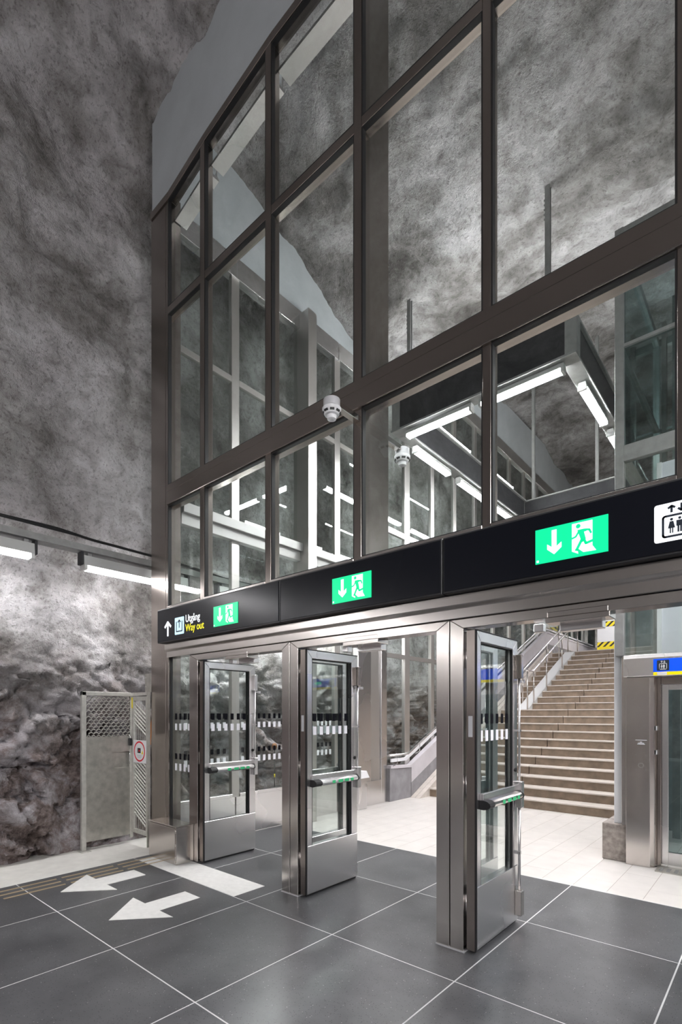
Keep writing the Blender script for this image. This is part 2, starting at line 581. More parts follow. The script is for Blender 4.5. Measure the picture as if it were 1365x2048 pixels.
# ------------------------------------------------------------------ the cave: rock walls and vault
def cave():
    bs = np.concatenate([np.arange(-9, 0.4, 0.25), np.arange(0.4, 4.2, 0.024), np.arange(4.2, 8.2, 0.036), np.arange(8.2, 20, 0.09), np.arange(20, 23.01, 0.3)])
    HB = np.interp(bs, [-9, 0, 1.4, 2.4, 3.1, 4, 5, 6.5, 8, 10, 12.8, 15, 18.4, 23], [9.9, 9.9, 9.6, 9.05, 8.62, 8.66, 8.25, 7.9, 8.1, 8.9, 9.7, 9.7, 9.4, 9.3])
    left_n, arc_n, ceil_n, right_n = 290, 26, 150, 60
    rows = []
    R = 0.75
    for b, H in zip(bs, HB):
        x0, x1 = -6.28, 6.3
        zl = np.linspace(-0.15, H - R, left_n)
        xl = x0 + 0.06 * np.sin(zl * 0.5) - 0.16 * np.exp(-((zl - 3.1) / 0.7) ** 2)
        ta = np.linspace(0, math.pi / 2, arc_n + 2)[1:-1]
        xa = xl[-1] + R - R * np.cos(ta)
        za = H - R + R * np.sin(ta)
        xc = np.linspace(xl[-1] + R, x1 - R, ceil_n)
        zc = np.full(ceil_n, H) + 0.35 * np.sin((xc - xc[0]) / (xc[-1] - xc[0]) * math.pi)
        zr = np.linspace(H - R, -0.15, right_n)
        xr = np.full(right_n, x1)
        x = np.concatenate([xl, xa, xc, xr])
        z = np.concatenate([zl, za, zc, zr])
        rows.append(np.stack([x, np.full_like(x, b), z], 1))
    P = np.stack(rows)                       # rows x cols x 3
    nb, nc = P.shape[:2]
    du = np.gradient(P, axis=1)
    dv = np.gradient(P, axis=0)
    Nn = np.cross(du, dv)
    Nn /= np.linalg.norm(Nn, axis=2, keepdims=True) + 1e-9   # points to the outside of the room or into it
    mid = np.array([0, 0, 4.0])
    toc = mid[None, None, :] - P
    toc[:, :, 1] = 0
    sgn = np.sign(np.sum(Nn * toc, axis=2, keepdims=True))
    Nn = Nn * np.where(sgn == 0, 1, sgn)                      # into the room
    q = P.reshape(-1, 3)
    low = np.clip(1 - (q[:, 2] - 1.55) / 0.95, 0, 1)
    low = low * low * (3 - 2 * low)
    warp = np.stack([fbm(q, 0.7, 3, 11), fbm(q, 0.7, 3, 21), fbm(q, 0.7, 3, 31)], 1)
    qw = q + warp * 0.5
    d = 0.17 * fbm(q, 0.42, 3, 1) + 0.062 * fbm(qw, 1.5, 4, 5) + 0.024 * fbm(qw, 6.0, 3, 9)
    qt = qw.copy()
    qt[:, 2] = qw[:, 2] * 1.9 + qw[:, 1] * 0.45
    crag = ridged(qt, 0.85, 5, 41) - 1.1
    steps = fbm(qt, 1.7, 3, 51)
    steps = np.floor(steps * 4) / 4 * 0.5 + steps * 0.5
    uu = q[:, 1] + q[:, 0] * 0.8 + 0.22 * fbm(q, 1.3, 4, 61)
    vv = q[:, 2] * 1.35 + 0.5 * q[:, 1] * 0.3 + 0.22 * fbm(q, 1.3, 4, 66)
    h1, c1 = plates(uu, vv, 0.62, 3)
    h2, c2 = plates(uu + 0.13 * fbm(q, 4, 3, 77), vv, 0.23, 5)
    h3, c3 = plates(uu + 0.05 * fbm(q, 9, 2, 78), vv * 1.1, 0.10, 8)
    crk = np.clip(1 - c1 / 0.10, 0, 1) * 0.05 + np.clip(1 - c2 / 0.12, 0, 1) * 0.016
    d = d + low * (0.06 * crag + 0.05 * steps + 0.22 * h1 + 0.125 * h2 + 0.04 * h3 - 1.6 * crk - 0.04) + (1 - low) * (0.02 * crag + 0.012 * h2)
    d = np.clip(d, -0.5, 0.20)
    # the gate stands clear of the rock
    wy = np.clip(1 - np.maximum(np.maximum(2.30 - q[:, 1], q[:, 1] - 3.3), 0) / 0.25, 0, 1) * np.clip(1 - (q[:, 2] - 2.1) / 0.4, 0, 1) * (q[:, 0] < -5)
    d = np.where(wy > 0, np.minimum(d, 0.20 * (1 - wy) + wy * (-6.19 - q[:, 0])), d)
    # keep clear of the vault where the steel frames meet it
    q2 = q + Nn.reshape(-1, 3) * d[:, None]
    q2[:, 1] = np.where((q[:, 1] <= -8.99) | (q[:, 1] >= 22.9), q[:, 1], q2[:, 1])
    V = q2.reshape(nb, nc, 3)

    def sheet(name, c0, c1, label):
        v = V[:, c0:c1]
        w = c1 - c0
        idx = np.arange(nb * w).reshape(nb, w)
        fa = np.stack([idx[:-1, :-1], idx[:-1, 1:], idx[1:, 1:], idx[1:, :-1]], -1).reshape(-1, 4)
        me = bpy.data.meshes.new(name)
        me.vertices.add(nb * w)
        me.vertices.foreach_set('co', v.reshape(-1))
        me.loops.add(fa.size)
        me.loops.foreach_set('vertex_index', fa.reshape(-1).astype(np.int32))
        me.polygons.add(len(fa))
        me.polygons.foreach_set('loop_start', np.arange(0, fa.size, 4, dtype=np.int32))
        me.polygons.foreach_set('use_smooth', np.ones(len(fa), dtype=bool))
        me.update(calc_edges=True)
        me.materials.append(ROCK)
        return tag(link(name, me), label, None, None, 'structure')
    a = left_n + 4
    b = left_n + arc_n + ceil_n + 4
    sheet('wall_left', 0, a, 'grey sprayed rock wall of the cavern on the left')
    sheet('ceiling', a - 1, b, 'grey sprayed rock vault overhead')
    sheet('wall_right', b - 1, nc, 'sprayed rock wall on the right side')
    box('wall_back', ROCK, None, -7, 7, -9.3, -8.95, -0.2, 11)
    tag(bpy.data.objects['wall_back'], 'rock wall closing the hall', None, None, 'structure')
    box('wall_front', ROCK, None, -7, 7, 22.9, 23.3, -0.2, 11)
    tag(bpy.data.objects['wall_front'], 'rock wall at the far end of the stairs', None, None, 'structure')


cave()

# ------------------------------------------------------------------ floor
floor = box('floor', GROUT, None, -6.9, 6.9, -9, 5.0, -0.15, -0.0006)
tag(floor, 'dark terrazzo tiled floor with white tiled floor beyond the doors', None, None, 'structure')
box('tile_bed', LGROUT, floor, -6.9, 6.9, 4.96, 23, -0.15, -0.001)
g = 0.0045
tile_me = {}


def tiles(name, mt, xs, ys, z0, z1, gap, parent, bev=0.0):
    for i in range(len(xs) - 1):
        for j in range(len(ys) - 1):
            w, h = xs[i + 1] - xs[i] - 2 * gap, ys[j + 1] - ys[j] - 2 * gap
            if w < 0.01 or h < 0.01:
                continue
            key = (name, round(w, 3), round(h, 3))
            if key not in tile_me:
                me = MB().box(-w / 2, w / 2, -h / 2, h / 2, z0, z1).mesh(name)
                me.materials.append(mt)
                tile_me[key] = me
            o = bpy.data.objects.new(name, tile_me[key])
            COL.objects.link(o)
            o.location = ((xs[i] + xs[i + 1]) / 2, (ys[j] + ys[j + 1]) / 2, 0)
            o.parent = parent


XA = [-5.39 + 0.98 * k for k in range(11)]
YB = [1.594 + 1.137 * k for k in range(-8, 3)] + [4.965]
tiles('floor_tile', TERR, XA, YB, -0.12, 0.0, g, floor)
box('edge_slab', WSTRIP, floor, -6.6, -5.394, -9, 4.96, -0.12, 0.0005)
# white tiles, laid in staggered columns
xs = [-1.463 + 0.285 * k for k in range(-14, 19)]
for i in range(len(xs) - 1):
    st = 0.405 if i % 2 else 0.0
    ys = [4.969] + [b for b in [5.305 + st + 0.81 * k - 0.81 for k in range(0, 6)] if 5.02 < b < 8.4] + [8.5]
    tiles('white_tile', LTILE, [xs[i], xs[i + 1]], ys, -0.12, 0.0, 0.0022, floor)
box('far_slab', LTILE, floor, 3.66, 6.8, 4.97, 8.5, -0.12, 0.0)
box('white_slab', WPAINT, floor, -5.30, -3.605, 2.735, 3.085, 0.0, 0.0016)
# tactile bars
for k, a in enumerate((-5.275, -5.165, -5.055)):
    y = -3.0
    while y < 2.9:
        n = 0.50
        y1 = min(y + n, 2.93)
        if y1 - y > 0.1:
            box('tactile_bar', BRASS, floor, a - 0.012, a + 0.012, y, y1, 0.0, 0.004)
        y += n + 0.05
# a dark panel under the bars keeps the kerb line
for nm, ac, lb in (('floor_arrow', -4.86, 'white arrow painted on the dark floor beside the brass tactile bars'),
                   ('floor_arrow', -3.92, 'white arrow painted mid-tile on the dark floor, clear of the brass bars')):
    tip, neck, tail = 1.787, 2.145, 2.525
    o = MB().prism([(ac, tip), (ac + 0.32, neck), (ac + 0.117, neck), (ac + 0.117, tail), (ac - 0.117, tail), (ac - 0.117, neck), (ac - 0.32, neck)], 'z', 0.0, 0.005 if ac < -4.5 else 0.0016).build(nm, WPAINT)
    tag(o, lb, 'floor arrow')

# ------------------------------------------------------------------ glazed steel screen with the doors
fac = thing('wall_facade', (-5.5, 3.15, 0), 'tall glazed screen in brown brushed steel framing with three door openings', None, None, 'structure')
F0, F1 = 3.10, 3.20
MULL = [(-4.652, -4.577), (-3.6, -3.525), (-2.542, -2.467), (-1.462, -1.404), (-0.40, -0.33), (0.66, 0.73), (1.72, 1.79)]
AR = 2.4
TOPZ = lambda a: float(np.interp(a, [-5.7, -5.27, -4.6, -3.55, -3.2, 3], [7.555, 7.555, 7.69, 7.82, 7.835, 7.84]))
MB().box(-5.685, -5.362, 3.10, 3.26, 0, 7.56).box(-5.358, -5.301, 3.10, 3.26, 0, 7.56).build('corner_post', STEEL2, fac, 0.004)
for k, (a0, a1) in enumerate(MULL):
    d = 3.46 if k == 2 else F1
    m = MB().box(a0, a1, F0 - 0.012, F0 + 0.02, 2.76, TOPZ(a0) - 0.02)
    m.box(a0 + 0.004, a1 - 0.004, F0 + 0.02, d, 2.74, TOPZ(a0) - 0.02)
    if k == 2:
        m.box(a0 + 0.006, a1 - 0.006, F0, d, 0.0 if False else 2.3, 2.8)
    m.build('mullion', STEEL2, fac, 0.003)
edges = [(-5.301, -5.301)] + MULL + [(AR, AR)]
spans = [(edges[i][1], edges[i + 1][0]) for i in range(len(edges) - 1)]
# top rail, in straight runs
for (a0, a1) in [(-5.685, -5.29)] + [(edges[i][1] if i else -5.29, edges[i + 1][1]) for i in range(len(edges) - 1)]:
    z0, z1 = TOPZ(a0 + 0.001), TOPZ(a1)
    MB().prism([(a0, z0 - 0.085), (a1, z1 - 0.085), (a1, z1), (a0, z0)], 'y', F0 - 0.014, F1).build('top_rail', STEEL2, fac, 0.003)
    if a0 > -5.3:
        MB().prism([(a0, z0 - 0.24), (a1 - 0.08, z1 - 0.24), (a1 - 0.08, z1 - 0.085), (a0, z0 - 0.085)], 'y', 3.30, 3.315).build('head_flashing', SATIN, fac)
        MB().prism([(a0, z0 - 0.27), (a1 - 0.08, z1 - 0.27), (a1 - 0.08, z1 - 0.24), (a0, z0 - 0.24)], 'y', 3.18, 3.33).build('head_flashing', SATIN, fac)
# main beam and thin rail, sill above the signs
MB().box(-5.301, AR, 3.072, F1 + 0.02, 3.975, 4.118).build('main_transom', STEEL2, fac, 0.004)
MB().box(-5.301, AR, 3.084, F1, 4.124, 4.205).build('main_transom', STEEL2, fac, 0.003)
for (a0, a1) in spans:
    box('thin_transom', STEEL2, fac, a0, a1, F0 - 0.008, F1, 6.165, 6.245, 0.003)
    box('sill_rail', STEEL, fac, a0, a1, F0 - 0.02, F1, 2.75, 2.815, 0.003)
    for (z0, z1, tp) in ((2.815, 3.975, 0), (4.205, 6.165, 0), (6.245, None, 1)):
        if tp:
            q0, q1 = TOPZ(a0 + 0.001) - 0.085, TOPZ(a1) - 0.085
            pane = MB().prism([(a0, z0), (a1, z0), (a1, q1), (a0, q0)], 'y', 3.135, 3.143).build('pane', GLASS, fac)
        else:
            q0 = q1 = z1
            pane = box('pane', GLASS, fac, a0, a1, 3.135, 3.143, z0, z1)
        gk = MB()
        w = 0.010
        gk.box(a0, a0 + w, 3.094, 3.134, z0, q0)
        gk.box(a1 - w, a1, 3.094, 3.134, z0, q1)
        gk.box(a0 + w, a1 - w, 3.094, 3.134, z0, z0 + w)
        gk.prism([(a0 + w, q0 - w), (a1 - w, q1 - w), (a1 - w, q1), (a0 + w, q0)], 'y', 3.094, 3.134)
        gk.build('gasket', RUBBER, pane)
# plaster board infill above the top rail, meeting the rock
pts = [(-5.70, 7.56), (-5.27, 7.556), (-4.6, 7.69), (-3.55, 7.82), (-3.2, 7.836), (AR, 7.841), (AR, 9.25), (-4.0, 9.2), (-5.62, 9.0), (-5.70, 8.7)]
MB().prism(pts, 'y', 3.12, 3.17).build('plaster_infill', GYPS, fac)
# header over the doors
MB().prism([(3.05, 2.385), (3.05, 2.318), (3.078, 2.298), (3.078, 2.232), (3.20, 2.232), (3.20, 2.76), (3.10, 2.76), (3.10, 2.385)], 'x', -5.301, AR).build('header', STEEL, fac, 0.003)
POSTS = [(-4.875, -4.716), (-3.389, -3.184), (-1.809, -1.604), (-0.20, 0.0), (1.40, 1.60)]
OPEN = [(-4.716, -3.389), (-3.184, -1.809), (-1.604, -0.20), (0.0, 1.40)]
for i, (a0, a1) in enumerate(OPEN):
    jw = 0.1
    L0 = a0 - (0.159 if i == 0 else jw)
    zt, zo = 2.229, 2.167
    MB().prism([(L0 + 0.001, 0.0), (a0, 0.0), (a0, zo), (L0 + 0.001, zt)], 'y', 3.10, 3.225).build('door_jamb', STEEL, fac, 0.003)
    MB().prism([(a1, 0.0), (a1 + jw - 0.001, 0.0), (a1 + jw - 0.001, zt), (a1, zo)], 'y', 3.10, 3.225).build('door_jamb', STEEL, fac, 0.003)
    MB().prism([(a0, zo), (a1, zo), (a1 + jw - 0.001, zt), (L0 + 0.001, zt)], 'y', 3.10, 3.225).build('door_head', STEEL, fac, 0.003)
    # overhead closer cover and its bracket
    cx = (a0 + a1) / 2
    c = MB().box(cx - 0.16, cx + 0.19, 3.088, 3.225, 2.135, 2.167).box(cx - 0.15, cx + 0.18, 3.094, 3.10, 2.167, 2.2)
    c.build('closer_cover', STEEL, fac, 0.004)
    MB().box(cx - 0.12, cx + 0.12, 3.225, 3.30, 2.10, 2.17).box(cx - 0.28, cx - 0.22, 3.225, 3.28, 2.11, 2.16).build('closer_body', SATIN, fac, 0.004)
# foot shims
for (a0, a1) in POSTS[1:4]:
    box('foot_plate', GPLAST, fac, a0, a1 + 0.01, 3.09, 3.23, 0.0, 0.006)


def stickers(parent, axis, pos, lo, hi, rows, pitch, w, off):
    """rows of black and white safety markers stuck to a pane; axis 'x': pane faces +-x and runs along y"""
    n = int((hi - lo - 0.02) / pitch + 0.5)
    s0 = (lo + hi) / 2 - (n - 1) * pitch / 2
    mes = {}
    for (z0, z1, mt) in rows:
        for k in range(n):
            c = s0 + k * pitch
            key = (round(z1 - z0, 3), mt.name)
            if key not in mes:
                h = z1 - z0
                m = MB()
                if axis == 'x':
                    m.box(-0.0006, 0.0006, -w / 2, w / 2, 0, h)
                else:
                    m.box(-w / 2, w / 2, -0.0006, 0.0006, 0, h)
                me = m.mesh('safety_marker')
                me.materials.append(mt)
                mes[key] = me
            o = bpy.data.objects.new('safety_marker', mes[key])
            COL.objects.link(o)
            o.location = (pos, c, z0) if axis == 'x' else (c, pos, z0)
            o.parent = parent


UP = [(1.525, 1.595, STK), (1.405, 1.48, SWT)]
LOWR = [(1.075, 1.14, STK), (0.945, 1.025, SWT)]
# narrow side light beside the corner post
sl = box('pane', GLASS, fac, -5.301, -4.875, 3.15, 3.158, 0.06, 2.232)
MB().box(-5.301, -5.291, 3.12, 3.15, 0.06, 2.232).box(-4.885, -4.875, 3.12, 3.15, 0.06, 2.232).build('gasket', RUBBER, sl)
box('bottom_rail', STEEL, fac, -5.301, -4.875, 3.10, 3.2, 0.0, 0.06)
stickers(sl, 'y', 3.1485, -5.29, -4.885, UP + LOWR, 0.088, 0.04, 0)

# ------------------------------------------------------------------ door leaves, all standing open


def leaf(num, e, sg, label, rods='top', silver=True):
    DW0 = 3.13 if sg > 0 else 3.24
    DW1 = DW0 + 0.695
    if sg < 0:
        e = e + 0.10
    A = lambda n: e + sg * n
    root = thing('door_%d' % num, (A(0.05), DW0, 0), label, 'door', None, 'structure')

    def bx(name, m, par, n0, n1, y0, y1, z0, z1, bev=0.0):
        return box(name, m, par, A(n0), A(n1), y0, y1, z0, z1, bev)
    lo, hi = min(A(0.02), A(0.08)), max(A(0.02), A(0.08))
    sw, tw, zt, zb = 0.068, 0.07, 2.150, 0.44
    MB().prism([(DW0, zb), (DW0 + sw, zb), (DW0 + sw, zt - tw), (DW0, zt)], 'x', lo, hi).build('hinge_stile', SATIN, root, 0.003)
    MB().prism([(DW1, zb), (DW1 - 0.085, zb), (DW1 - 0.085, zt - tw), (DW1, zt)], 'x', lo, hi).build('lock_stile', SATIN, root, 0.003)
    MB().prism([(DW0, zt), (DW0 + sw, zt - tw), (DW1 - 0.085, zt - tw), (DW1, zt)], 'x', lo, hi).build('top_rail', SATIN, root, 0.003)
    bx('kick_plate', SATIN, root, 0.017, 0.083, DW0, DW1, 0.022, zb, 0.003)
    bx('bottom_seal', RUBBER, root, 0.03, 0.07, DW0 + 0.01, DW1 - 0.01, 0.006, 0.022)
    # dark hinge edge with rubber seals, hinge barrels
    bx('edge_profile', STEEL2, root, 0.018, 0.076, DW0 - 0.014, DW0, 0.02, zt)
    bx('edge_seal', RUBBER, root, 0.074, 0.086, DW0 - 0.012, DW0 + 0.002, 0.02, zt + 0.004)
    bx('top_seal', RUBBER, root, 0.02, 0.084, DW0, DW1, zt, zt + 0.005)
    for zh in (0.25, 1.05, 1.9):
        MB().tube([(A(0.009), DW0 + 0.0, zh), (A(0.009), DW0, zh + 0.13)], 0.0085, 8).build('hinge', SATIN, root)
    pane = bx('pane', GLASS, root, 0.046, 0.054, DW0 + sw, DW1 - 0.085, zb, zt - tw)
    gk = MB()
    y0, y1, z0, z1 = DW0 + sw, DW1 - 0.085, zb, zt - tw
    for (p, q, r, s) in ((y0, y0 + 0.006, z0, z1), (y1 - 0.012, y1, z0, z1), (y0, y1, z1 - 0.007, z1)):
        gk.box(A(0.06), A(0.078), p, q, r, s)
        gk.box(A(0.022), A(0.04), p, q, r, s)
    gk.build('gasket', RUBBER, pane)
    stickers(pane, 'x', A(0.0555), y0 + 0.01, y1 - 0.01, UP, 0.085, 0.042, 0)
    # panic bar on the pushing side
    bar = thing('push_bar', (A(0.1), DW0, 0.95))
    bar.parent = root
    bar.matrix_parent_inverse = root.matrix_basis.inverted()
    bm = SATIN if silver else BLACKF
    bx('bar_rail', SATIN, bar, 0.08, 0.105, DW0 + 0.05, DW1 - 0.04, 1.0, 1.06, 0.004)
    prof = []
    for t in range(9):
        an = -math.pi * 0.62 + t * math.pi * 1.24 / 8
        prof.append((0.105 + 0.052 * math.cos(an), 0.985 + 0.030 * math.sin(an)))
    prof += [(0.083, 1.012), (0.083, 0.958)]

    def ext(name, m, ya, yb, grow=1.0):
        mb = MB()
        n = len(prof)
        pr = [(0.105 + (x - 0.105) * grow, 0.985 + (z - 0.985) * grow) for x, z in prof]
        mb.v = [(A(x), ya, z) for x, z in pr] + [(A(x), yb, z) for x, z in pr]
        fs = [list(range(n)), list(range(n, 2 * n))[::-1]] + [[i, n + i, n + (i + 1) % n, (i + 1) % n] for i in range(n)]
        if sg > 0:
            fs = [f[::-1] for f in fs]
        mb.f = fs
        mb.m = [0] * len(fs)
        mb.sm = [False] * len(fs)
        return mb.build(name, m, bar)
    ext('bar_body', SATIN if silver else STEEL, DW0 + 0.12, DW1 - 0.075)
    ext('end_cap', RUBBER, DW0 + 0.04, DW0 + 0.12, 1.08)
    ext('end_cap', RUBBER, DW1 - 0.075, DW1 - 0.062, 1.06)
    for k in range(4):
        yk = DW0 + 0.25 + k * 0.085
        mb = MB().box(A(0.1575), A(0.1585), yk, yk + (0.06 if k in (1, 2) else 0.042), 0.972, 0.998)
        mb.build('green_label', PGREEN, bar)
    bx('latch_box', SATIN, root, 0.08, 0.135, DW1 - 0.055, DW1 - 0.005, 0.885, 1.085, 0.005)
    MB().tube([(A(0.105), DW1 - 0.026, 1.08), (A(0.105), DW1 - 0.026, 1.87)], 0.009, 10).build('latch_rod', SATIN, root)
    bx('top_latch', SATIN if num == 1 else STEEL2, root, 0.08, 0.13, DW1 - 0.05, DW1 - 0.006, 1.86, 2.04, 0.004)
    MB().box(A(0.09), A(0.11), DW1 - 0.02, DW1 + 0.045, 1.835, 1.85).box(A(0.08), A(0.12), DW1 + 0.03, DW1 + 0.045, 1.83, 1.855).build('catch', SATIN, root)
    bx('rod_guide', SATIN, root, 0.08, 0.116, DW1 - 0.037, DW1 - 0.015, 1.46, 1.475)
    if rods == 'both':
        MB().tube([(A(0.105), DW1 - 0.026, 0.2), (A(0.105), DW1 - 0.026, 0.89)], 0.011, 10).build('latch_rod', SATIN, root)
        bx('bottom_latch', STEEL, root, 0.08, 0.135, DW1 - 0.06, DW1 - 0.004, 0.07, 0.26, 0.006)
        bx('rod_guide', SATIN, root, 0.08, 0.118, DW1 - 0.037, DW1 - 0.015, 0.53, 0.55)
    if num in (3, 5):
        bx('edge_label', GPLAST, root, 0.03, 0.06, DW0 - 0.0155, DW0 - 0.014, 1.44, 1.58)
    # lock cylinder
    MB().tube([(A(0.078), DW1 - 0.04, 1.17), (A(0.086), DW1 - 0.04, 1.17)], 0.016, 12).build('lock_cylinder', RUBBER, root)
    return root


leaf(1, OPEN[0][0], 1, 'open glass door leaf beside the low steel box, nearest to the rock wall')
leaf(2, OPEN[0][1], -1, 'open glass door leaf hidden mostly behind the second steel post')
leaf(3, OPEN[1][0], 1, 'open glass door leaf hung on the middle steel post, silver push bar')
leaf(4, OPEN[1][1], -1, 'open glass door leaf seen through the glass of the front leaf with black push bar')
leaf(5, OPEN[2][0], 1, 'open glass door leaf hung on the frontmost steel post, dark push bar and rod to the floor', 'both', False)
leaf(6, OPEN[2][1], -1, 'open glass door leaf at the edge beyond the frontmost opening')

# low steel box at the foot of the corner post
bxr = thing('steel_box', (-5.06, 2.99, 0), 'low stainless steel box on the floor against the corner post', 'box')
box('box_body', STEEL, bxr, -5.335, -4.785, 2.888, 3.098, 0.002, 0.395, 0.004)
box('box_lid', STEEL, bxr, -5.342, -4.778, 2.878, 3.098, 0.395, 0.408, 0.003)
box('front_plate', STEEL, bxr, -5.33, -4.80, 2.880, 2.888, 0.02, 0.385, 0.002)
for z in (0.06, 0.2, 0.34):
    MB().tube([(-4.79, 2.882, z), (-4.79, 2.882, z + 0.03)], 0.006, 8).build('hinge', STEEL, bxr)

# ------------------------------------------------------------------ illuminated sign panels
SY = 2.985


def label_text(txt, size, x, z, y, m, parent, name, sx=1.0):
    cu = bpy.data.curves.new(name, 'FONT')
    cu.body = txt
    cu.size = size
    cu.extrude = 0.0008
    cu.offset = size * 0.004
    tmp = bpy.data.objects.new('tmp_text', cu)
    COL.objects.link(tmp)
    bpy.context.view_layer.update()
    dg = bpy.context.evaluated_depsgraph_get()
    me = bpy.data.meshes.new_from_object(tmp.evaluated_get(dg))
    bpy.data.objects.remove(tmp)
    me.transform(Matrix.Translation((x, y, z)) @ Matrix.Rotation(math.pi / 2, 4, 'X') @ Matrix.Diagonal((sx, 1, 1, 1)))
    me.materials.clear()
    me.materials.append(m)
    return link(name, me, parent)


def exit_sign(par, a0, z0):
    w, h = 0.385, 0.198
    U = lambda u, v: (a0 + u * w, z0 + v * h)
    pl = box('exit_sign', GREEN, par, a0, a0 + w, SY - 0.006, SY, z0, z0 + h)
    tag(pl, 'green emergency exit pictogram with running figure and arrow')
    y0, y1 = SY - 0.0075, SY - 0.006
    MB().prism([U(.24, .90), U(.31, .90), U(.31, .42), U(.38, .52), U(.38, .37), U(.275, .20), U(.175, .37), U(.175, .52), U(.24, .42)], 'y', y0, y1).build('down_arrow', EWHITE, pl)
    MB().prism([U(.526, .94), U(.80, .94), U(.80, .24), U(.85, .09), U(.68, .10), U(.60, .24), U(.612, .08), U(.526, .17)], 'y', y0, y1).build('door_shape', EWHITE, pl)
    y0, y1 = SY - 0.009, SY - 0.0075
    man = MB()
    c = U(.612, .845)
    man.disc(c[0], c[1], 0.0122, y0, y1, 18)
    man.prism([U(.60, .74), U(.68, .745), U(.735, .73), U(.72, .66), U(.69, .66), U(.715, .45), U(.665, .37), U(.64, .50)], 'y', y0, y1)
    man.stroke([U(.72, .705), U(.76, .69), U(.785, .58)], 0.0105, y0, y1)
    man.stroke([U(.625, .71), U(.58, .565), U(.526, .53)], 0.0095, y0, y1)
    man.stroke([U(.665, .47), U(.585, .17)], 0.0145, y0, y1)
    man.stroke([U(.69, .45), U(.715, .33), U(.82, .38)], 0.0135, y0, y1)
    man.stroke([U(.57, .19), U(.60, .20), U(.66, .075)], 0.009, y0, y1)
    man.build('running_figure', GREEN, pl)
    q = U(.02, .04)
    box('indicator', EWHITE, pl, q[0], q[0] + 0.012, SY - 0.0078, SY - 0.006, q[1], q[1] + 0.012)


def arrow_up(mb, cx, z0, z1, w, t, y0, y1):
    mb.stroke([(cx, z0), (cx, z1 - t * 0.4)], t, y0, y1, disc=False)
    hw = w / 2
    mb.stroke([(cx - hw, z1 - hw * 1.05), (cx, z1 - t * 0.5), (cx + hw, z1 - hw * 1.05)], t, y0, y1)


def sign_panel(a0, a1, label):
    r = thing('sign_panel', (a0, 3.03, 2.40), label, 'sign')
    box('housing', BLACKF, r, a0, a1, SY + 0.006, 3.095, 2.388, 2.762, 0.004)
    box('face', BLACK, r, a0 + 0.012, a1 - 0.012, SY, SY + 0.008, 2.402, 2.748)
    return r


s1 = sign_panel(-5.346, -3.297, 'black overhead sign panel reading Utgång and Way out with a green exit light')
y0, y1 = SY - 0.0035, SY
mb = MB()
arrow_up(mb, -5.113, 2.447, 2.612, 0.125, 0.024, y0, y1)
mb.build('white_arrow', EWHITE, s1)
pn = MB().prism([(-4.968, 2.452), (-4.962, 2.446), (-4.798, 2.446), (-4.792, 2.452), (-4.792, 2.622), (-4.798, 2.628), (-4.962, 2.628), (-4.968, 2.622)], 'y', y0, y1).build('exit_icon', EICE, s1)
mb = MB()
yy0, yy1 = SY - 0.005, SY - 0.0035
mb.stroke([(-4.935, 2.585), (-4.935, 2.478), (-4.825, 2.478), (-4.825, 2.585)], 0.013, yy0, yy1)
arrow_up(mb, -4.88, 2.515, 2.604, 0.058, 0.013, yy0, yy1)
mb.build('icon_lines', NAVY, pn)
label_text('Utgång', 0.110, -4.762, 2.560, SY - 0.002, EWHITE, s1, 'white_lettering', 0.86)
label_text('Way out', 0.110, -4.762, 2.462, SY - 0.002, EYEL, s1, 'yellow_lettering', 0.86)
exit_sign(s1, -4.255, 2.452)
s2 = sign_panel(-3.290, -1.702, 'black overhead sign panel over the middle door opening with one green exit light')
exit_sign(s2, -2.672, 2.456)
s3 = sign_panel(-1.695, -0.03, 'black overhead sign panel with a green exit light and a white lift pictogram')
exit_sign(s3, -1.080, 2.464)


def rrect(x0, x1, z0, z1, r, n=5):
    p = []
    for (cx, cz, a) in ((x1 - r, z1 - r, 0), (x0 + r, z1 - r, 90), (x0 + r, z0 + r, 180), (x1 - r, z0 + r, 270)):
        for k in range(n):
            t = math.radians(a + 90 * k / (n - 1))
            p.append((cx + r * math.cos(t), cz + r * math.sin(t)))
    return p


